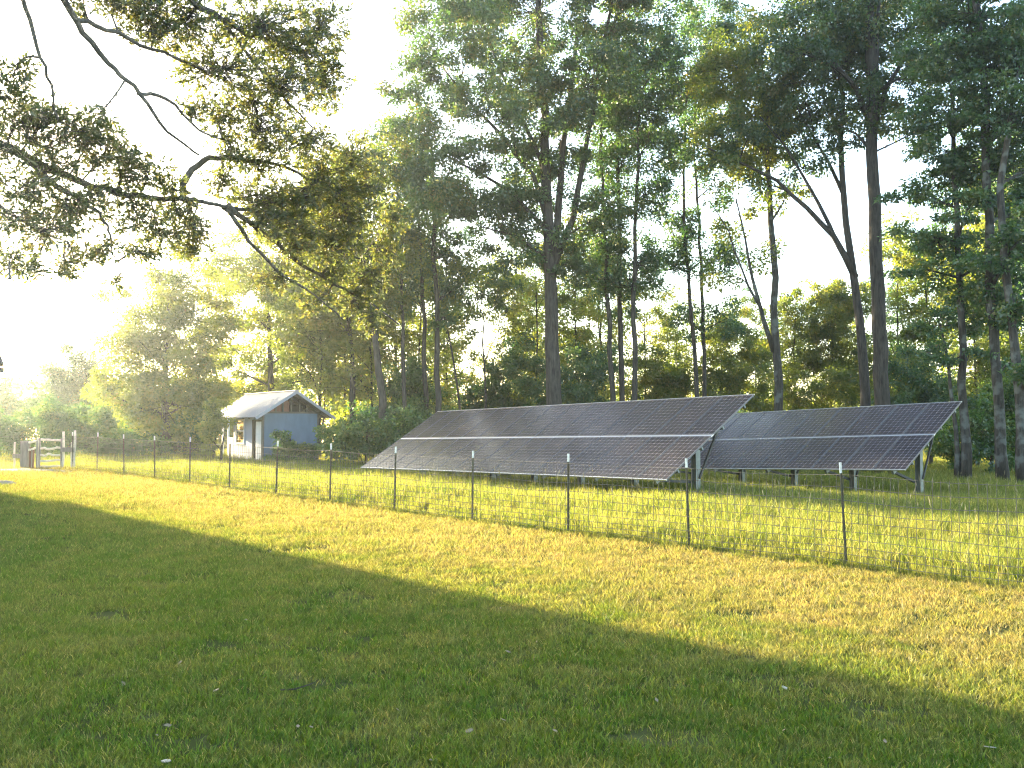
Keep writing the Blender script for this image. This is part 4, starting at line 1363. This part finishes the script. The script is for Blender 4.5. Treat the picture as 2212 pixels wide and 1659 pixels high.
# ------------------------------------------------------------------ near oak overhanging from the left
def near_oak():
    r = np.random.default_rng(404)
    base = np.array([-9.6, 7.5, gz(-9.6, 7.5)])
    root = empty('oak_tree', base)
    tag(root, 'near oak with spoon shaped leaves overhanging the lawn from the left', 'tree')
    m = MB(); m.off = base
    trunk = [base - np.array([0, 0, .2]), base + np.array([.05, .1, 1.5]), base + np.array([.1, .2, 3.5]), base + np.array([.3, .4, 6]), base + np.array([.5, .6, 8.5]), base + np.array([.9, .8, 11])]
    m.tube(trunk, [.5, .4, .36, .3, .22, .1], 12)
    m.build('trunk', M['bark_near'], root, True)
    A = lambda x, y, z: T(x, y, z)
    hub1, hub2 = trunk[2], trunk[3]
    limbs = [
        ([hub1, A(-220, 240, 8.6), A(-60, 292, 9.4), A(20, 322, 9.8), A(100, 362, 10.2), (A(200, 400, 10.6)), A(300, 424, 11), A(390, 430, 11.3), A(440, 436, 11.5), A(490, 446, 11.8)], .066, .022),
        ([A(490, 446, 11.8), A(560, 498, 12.4), A(640, 560, 13.2), A(720, 612, 14), A(800, 652, 14.8), A(860, 700, 15.4)], .04, .012),
        ([A(484, 446, 11.8), A(540, 520, 12.2), A(600, 585, 12.8), A(680, 640, 13.4), A(740, 690, 14)], .032, .01),
        ([A(500, 448, 11.9), A(590, 470, 12.8), A(680, 520, 13.6), A(780, 560, 14.4)], .03, .01),
        ([A(398, 432, 11.3), A(398, 396, 11.3), A(440, 346, 11.4), A(500, 344, 11.7), A(580, 352, 12.1), A(660, 380, 12.6), A(740, 420, 13.2)], .05, .012),
        ([hub2, A(60, -120, 8.8), A(130, -20, 9.3), A(180, 70, 9.6), A(250, 150, 9.9), A(300, 202, 10.1), A(360, 285, 10.4), A(430, 335, 10.8)], .05, .013),
        ([A(300, 202, 10.1), A(360, 215, 10.4), A(430, 280, 10.8), A(480, 300, 11)], .025, .01),
        ([A(160, 40, 9.5), A(230, 60, 9.8), A(330, 110, 10.2), A(430, 150, 10.7), A(540, 200, 11.3)], .03, .01),
        ([hub2, A(10, -120, 8.2), A(46, -10, 8.6), A(80, 95, 8.8), A(108, 190, 9), A(126, 262, 9.2)], .035, .01),
        ([A(60, 345, 10), A(130, 402, 10.2), A(200, 452, 10.4), A(232, 485, 10.5), A(242, 535, 10.6)], .04, .01),
        ([A(-60, 300, 9.4), A(0, 440, 9.6), A(60, 480, 9.8), A(140, 520, 10)], .03, .008),
        ([hub2, A(260, -130, 9.6), A(380, -20, 10.2), A(480, 40, 10.8), A(590, 90, 11.4), A(700, 120, 12)], .06, .015),
        ([A(480, 40, 10.8), A(560, 150, 11.2), A(640, 240, 11.7), A(700, 300, 12.2)], .025, .008),
        ([A(242, 535, 10.6), A(262, 590, 10.7)], .01, .004),
        ([A(-40, 585, 9), A(0, 600, 9.1), A(80, 625, 9.2), A(150, 680, 9.3)], .008, .003),
        ([A(-30, 680, 8.4), A(0, 705, 8.5), A(30, 745, 8.5), A(42, 780, 8.6)], .007, .003),
    ]
    lm = MB(); lm.off = base
    pts_all = []
    for p, ra, rb in limbs:
        p = [np.asarray(q, float) for q in p]
        # smooth the path
        q = []
        for i in range(len(p) - 1):
            for t in np.linspace(0, 1, 5)[:-1]:
                a = p[max(i - 1, 0)]; b = p[i]; c = p[i + 1]; d = p[min(i + 2, len(p) - 1)]
                q.append(.5 * ((2 * b) + (c - a) * t + (2 * a - 5 * b + 4 * c - d) * t * t + (3 * b - a - 3 * c + d) * t ** 3) + r.normal(0, .012, 3))
        q.append(p[-1])
        lm.tube(q, list(np.linspace(ra, rb, len(q))), 8)
        pts_all += q
    lm.build('limb', M['bark_near'], root, True)
    SP = np.array(pts_all)
    blobs = [(400, 50, 120, 70, 10.6), (300, 10, 90, 50, 10.2), (560, 50, 120, 80, 11.2), (690, 50, 75, 80, 11.8), (480, 150, 120, 70, 10.9), (600, 180, 110, 80, 11.4), (700, 180, 60, 80, 12),
             (560, 280, 100, 70, 11.4), (650, 310, 80, 60, 12), (480, 250, 60, 50, 11), (420, 240, 40, 40, 10.7), (250, -10, 90, 40, 9.8), (180, 10, 40, 25, 9.6),
             (35, 150, 50, 40, 9), (50, 260, 80, 55, 9.8), (140, 290, 80, 50, 10), (230, 320, 80, 50, 10.4), (320, 370, 70, 40, 10.8), (60, 410, 90, 50, 9.9), (170, 430, 80, 50, 10.2),
             (300, 470, 90, 45, 10.8), (90, 500, 80, 45, 9.9), (210, 540, 70, 35, 10.4), (410, 490, 70, 45, 11.2), (30, 560, 55, 40, 9.4), (310, 550, 50, 28, 10.8), (210, 250, 30, 30, 9.8),
             (370, 400, 50, 30, 11), (140, 590, 40, 18, 10), (250, 610, 22, 18, 10.6),
             (560, 420, 90, 60, 12.4), (650, 430, 100, 65, 12.8), (740, 470, 90, 70, 13.4), (640, 530, 80, 50, 13), (790, 400, 60, 70, 13.4), (560, 350, 70, 40, 11.9), (700, 590, 70, 45, 14),
             (790, 600, 60, 50, 14.4), (800, 690, 40, 50, 14.6), (840, 540, 40, 60, 14.2), (480, 390, 50, 40, 11.8), (600, 600, 60, 35, 13), (690, 360, 70, 50, 12.8), (760, 330, 50, 50, 13)]
    blobs += [(20, 210, 60, 50, 9.3), (100, 250, 70, 45, 9.9), (200, 280, 70, 40, 10.3), (280, 350, 70, 40, 10.7), (20, 330, 60, 40, 9.6), (120, 350, 70, 40, 10.1), (20, 470, 60, 45, 9.6),
              (130, 470, 80, 40, 10.2), (250, 420, 70, 35, 10.7), (350, 520, 70, 35, 11), (160, 560, 60, 25, 10.2), (60, 580, 50, 25, 9.7), (420, 540, 50, 35, 11.4), (380, 450, 60, 35, 11.2),
              (620, 470, 80, 60, 12.6), (720, 530, 80, 60, 13.6), (570, 480, 60, 50, 12.2), (680, 650, 60, 35, 14), (760, 650, 50, 40, 14.6), (850, 470, 40, 50, 14), (330, 60, 80, 50, 10.2), (640, 110, 80, 70, 11.6),
              (500, 330, 50, 40, 11.2), (730, 410, 60, 50, 13)]
    tw = MB(); tw.off = base
    tips, tdir = [], []
    for (cx, cy, rx, ry, Z) in blobs:
        k = Z / F_PX / TS
        c = T(cx, cy, Z)
        rad = np.array([rx * k * 1.05, (rx + ry) / 2 * k * 1.1, ry * k * 1.05])
        i = int(np.argmin(np.linalg.norm(SP - c, axis=1)))
        main = bezier(SP[i], c, .05, r, 5, .05)
        tw.tube(main, list(np.linspace(.014, .007, 5)), 5, False)
        n = max(5, int(rad[0] * rad[2] * 3.14 / .0050))
        d = unit(r.normal(size=(n, 3))); q = r.uniform(0, 1, n) ** .42
        tp = c + d * q[:, None] * rad
        for t_ in tp:
            j = r.integers(1, 5)
            st_ = main[j] if r.uniform() < .6 or not tips else tips[-1 - int(r.integers(0, min(6, len(tips))))]
            if np.linalg.norm(st_ - t_) > .8: st_ = main[4]
            b = bezier(st_, t_, -.03, r, 3, .03)
            tw.tube(b, [.005, .0035, .002], 3, False)
            tips.append(t_); tdir.append(unit(b[2] - b[1]))
    # unseen boughs added on the sunward side to shade the overhanging limbs
    for (bx, by, bz, rr) in ((-10.4, 15.6, 6.4, 1.3), (-11.6, 14.2, 7.4, 1.5), (-12.6, 12.6, 6.6, 1.5), (-11.2, 16.0, 8.6, 1.4), (-13.4, 14.6, 8.8, 1.6), (-10.2, 14.0, 9.6, 1.4),
                             (-12.2, 11.0, 8.4, 1.5), (-11.2, 10.0, 10.2, 1.6), (-9.0, 8.5, 11.2, 1.7)):
        c = np.array([bx, by, bz])
        main = bezier(hub2, c, .6, r, 6, .1)
        lm2 = tw.tube(main, list(np.linspace(.1, .02, 6)), 6, False)
        d = unit(r.normal(size=(260, 3)))
        tp = c + d * (r.uniform(0, 1, 260) ** .42)[:, None] * rr
        for t_ in tp:
            b = bezier(main[r.integers(3, 6)], t_, .05, r, 3, .05)
            if r.uniform() < .25: tw.tube(b, [.008, .005, .002], 3, False)
            tips.append(t_); tdir.append(unit(b[2] - b[1]))
    tw.build('twigs', M['bark_near'], root)['kind'] = 'stuff'
    tips = np.array(tips); tdir = np.array(tdir)
    per = 8
    n = len(tips) * per
    c = np.repeat(tips, per, 0); d0 = np.repeat(tdir, per, 0)
    ax = unit(d0 * .8 + r.normal(size=(n, 3)) * .75 + np.array([0, 0, -.15]))
    c = c - d0 * (r.uniform(0, .1, n))[:, None]
    nr = unit(r.normal(size=(n, 3)) * .8 + np.array([0, 0, .4]))
    big = np.repeat(np.where(np.arange(len(tips)) >= len(tips) - 260 * 9, 2.2, 1.0), per)
    L = .084 * big * r.uniform(.6, 1.25, n); Wd = .028 * big * r.uniform(.7, 1.3, n)
    v, q = spatulate(c - base, ax, nr, L, Wd)
    ti = np.clip(np.repeat(r.uniform(.2, .8, len(tips)), per) + r.normal(0, .15, n), 0, .95)
    ti = np.where(r.uniform(0, 1, n) < .03, 1, ti)
    me = np_mesh('crown', v, q, M['near'], np.repeat(ti, 6))
    TRIS[0] += len(q) * 2
    link('crown', me, root)


near_oak()

# ------------------------------------------------------------------ small things on the lawn
def blob_mesh(name, c, rad, material, seed, flat_base=True):
    r = np.random.default_rng(seed)
    vs, fs = [], []
    nu, nvv = 14, 7
    ph = r.uniform(0, 6.28, 6)
    for j in range(nvv + 1):
        t = math.pi / 2 * j / nvv
        for i in range(nu):
            a = 2 * math.pi * i / nu
            w = 1 + .16 * math.sin(2 * a + ph[0]) + .1 * math.sin(3 * a + ph[1] + t) + .07 * math.sin(5 * a + ph[2])
            vs.append((rad[0] * w * math.cos(a) * math.cos(t), rad[1] * w * math.sin(a) * math.cos(t), rad[2] * math.sin(t) * (1 + .12 * math.sin(4 * a + ph[3])) - .03))
    for j in range(nvv):
        for i in range(nu):
            i2 = (i + 1) % nu
            fs.append((j * nu + i, j * nu + i2, (j + 1) * nu + i2, (j + 1) * nu + i))
    fs.append(tuple(range(nu - 1, -1, -1)))
    o = MB().add(vs, fs).build(name, material, None, True)
    o.location = c
    return o


p = ground_px(2, 24.6)
tag(blob_mesh('rock', p, (.42, .3, .16), M['rock'], 4), 'grey rock on the lawn at the left edge of the picture', 'rock')
p = ground_px(18, 31.5)
tag(blob_mesh('dirt_mound', p, (2.0, .7, .13), M['ash'], 6), kind='structure')
p = ground_px(17, 20.6)
tag(blob_mesh('bare_patch', p, (.75, .3, .045), M['ash'], 7), kind='structure')


def fallen(px, py, Y, size, material, label, cat, seed, name):
    r = np.random.default_rng(seed)
    g = P(px, py, Y)
    z = gz(g[0], Y) + .028
    a = r.uniform(0, 6.28)
    d = np.array([math.cos(a), math.sin(a), .15]); s_ = np.array([-math.sin(a), math.cos(a), .3])
    L, Wd = size
    m = MB()
    top = [-d * L / 2, -d * L * .15 + s_ * Wd * .5, d * L * .25 + s_ * Wd * .42, d * L / 2, d * L * .25 - s_ * Wd * .42, -d * L * .15 - s_ * Wd * .5]
    t = np.array([0, 0, .003])
    m.add([q + t for q in top] + [q - t for q in top], [(0, 1, 2, 3, 4, 5), (11, 10, 9, 8, 7, 6)] + [(i, i + 6, (i + 1) % 6 + 6, (i + 1) % 6) for i in range(6)])
    o = m.build(name, material)
    o.location = (g[0], Y, z)
    tag(o, label, cat, 'pale litter lying on the lawn')


def lawn_depth(py): return CAM_H * F_PX / (py - 425.0)


fallen(990, 745, lawn_depth(745), (.075, .05), M['paper'], 'largest pale scrap on the shaded lawn near the lower right corner', 'scrap', 1, 'paper_scrap')
fallen(785, 689, lawn_depth(689), (.05, .045), M['paper'], 'small white scrap on the shaded lawn below the sunlit strip, right of centre', 'scrap', 2, 'paper_scrap')
fallen(469, 731, lawn_depth(731), (.06, .03), M['dryleaf'], 'tan fallen leaf near the bottom edge, just left of the picture centre', 'leaf', 3, 'fallen_leaf')
fallen(166, 760, lawn_depth(760), (.07, .022), M['paper'], 'thin white chip in the grass at the bottom left', 'chip', 4, 'wood_chip')
fallen(216, 691, lawn_depth(691), (.06, .04), M['dryleaf'], 'brown fallen leaf in the grass above the white chip', 'leaf', 5, 'fallen_leaf')
m = MB()
q = P(294, 692, lawn_depth(692)); q[2] = gz(q[0], q[1]) + .035
m.tube([q + np.array([-.09, -.01, 0]), q, q + np.array([.07, .03, .015]), q + np.array([.13, .06, .03])], [.006, .007, .005, .003], 6)
tag(m.build('twig', M['bark']), 'grey dead twig lying in the shaded grass left of centre', 'twig')
# dry crumbs and leaf bits nobody could count
lt = MB()
for i in range(150):
    y = rng.uniform(3.9, 16); x = rng.uniform(-.58 * y, .58 * y)
    if fence_side(x, y) > -.1: continue
    z = gz(x, y) + rng.uniform(.02, .05)
    a = rng.uniform(0, 6.28); L = rng.uniform(.01, .028); w_ = L * rng.uniform(.25, .6)
    d = np.array([math.cos(a), math.sin(a), rng.normal(0, .3)]) * L; s_ = np.array([-math.sin(a), math.cos(a), rng.normal(0, .4)]) * w_
    c = np.array([x, y, z])
    lt.add([c - d, c + s_, c + d, c - s_], [(0, 1, 2, 3)])
tag(lt.build('leaf_litter', M['dryleaf']), 'scattered dry leaf bits on the mown lawn', kind='stuff')

# ------------------------------------------------------------------ haze: one closed box of thin air round everything
hz, ns, ls = mat('haze_air')
pv = ns.new('ShaderNodeVolumePrincipled')
pv.inputs['Color'].default_value = (0.82, 0.92, 1.0, 1)
pv.inputs['Density'].default_value = 0.00046
pv.inputs['Anisotropy'].default_value = 0.8
ho = ns.new('ShaderNodeOutputMaterial')
ls.new(pv.outputs[0], ho.inputs['Volume'])
o = MB().span((X0 - 4, Y0 - 4, -2.2), (X1 + 4, Y1 + 4, 36)).build('haze', hz)
tag(o, kind='stuff')
print('leaf triangles', TRIS[0])
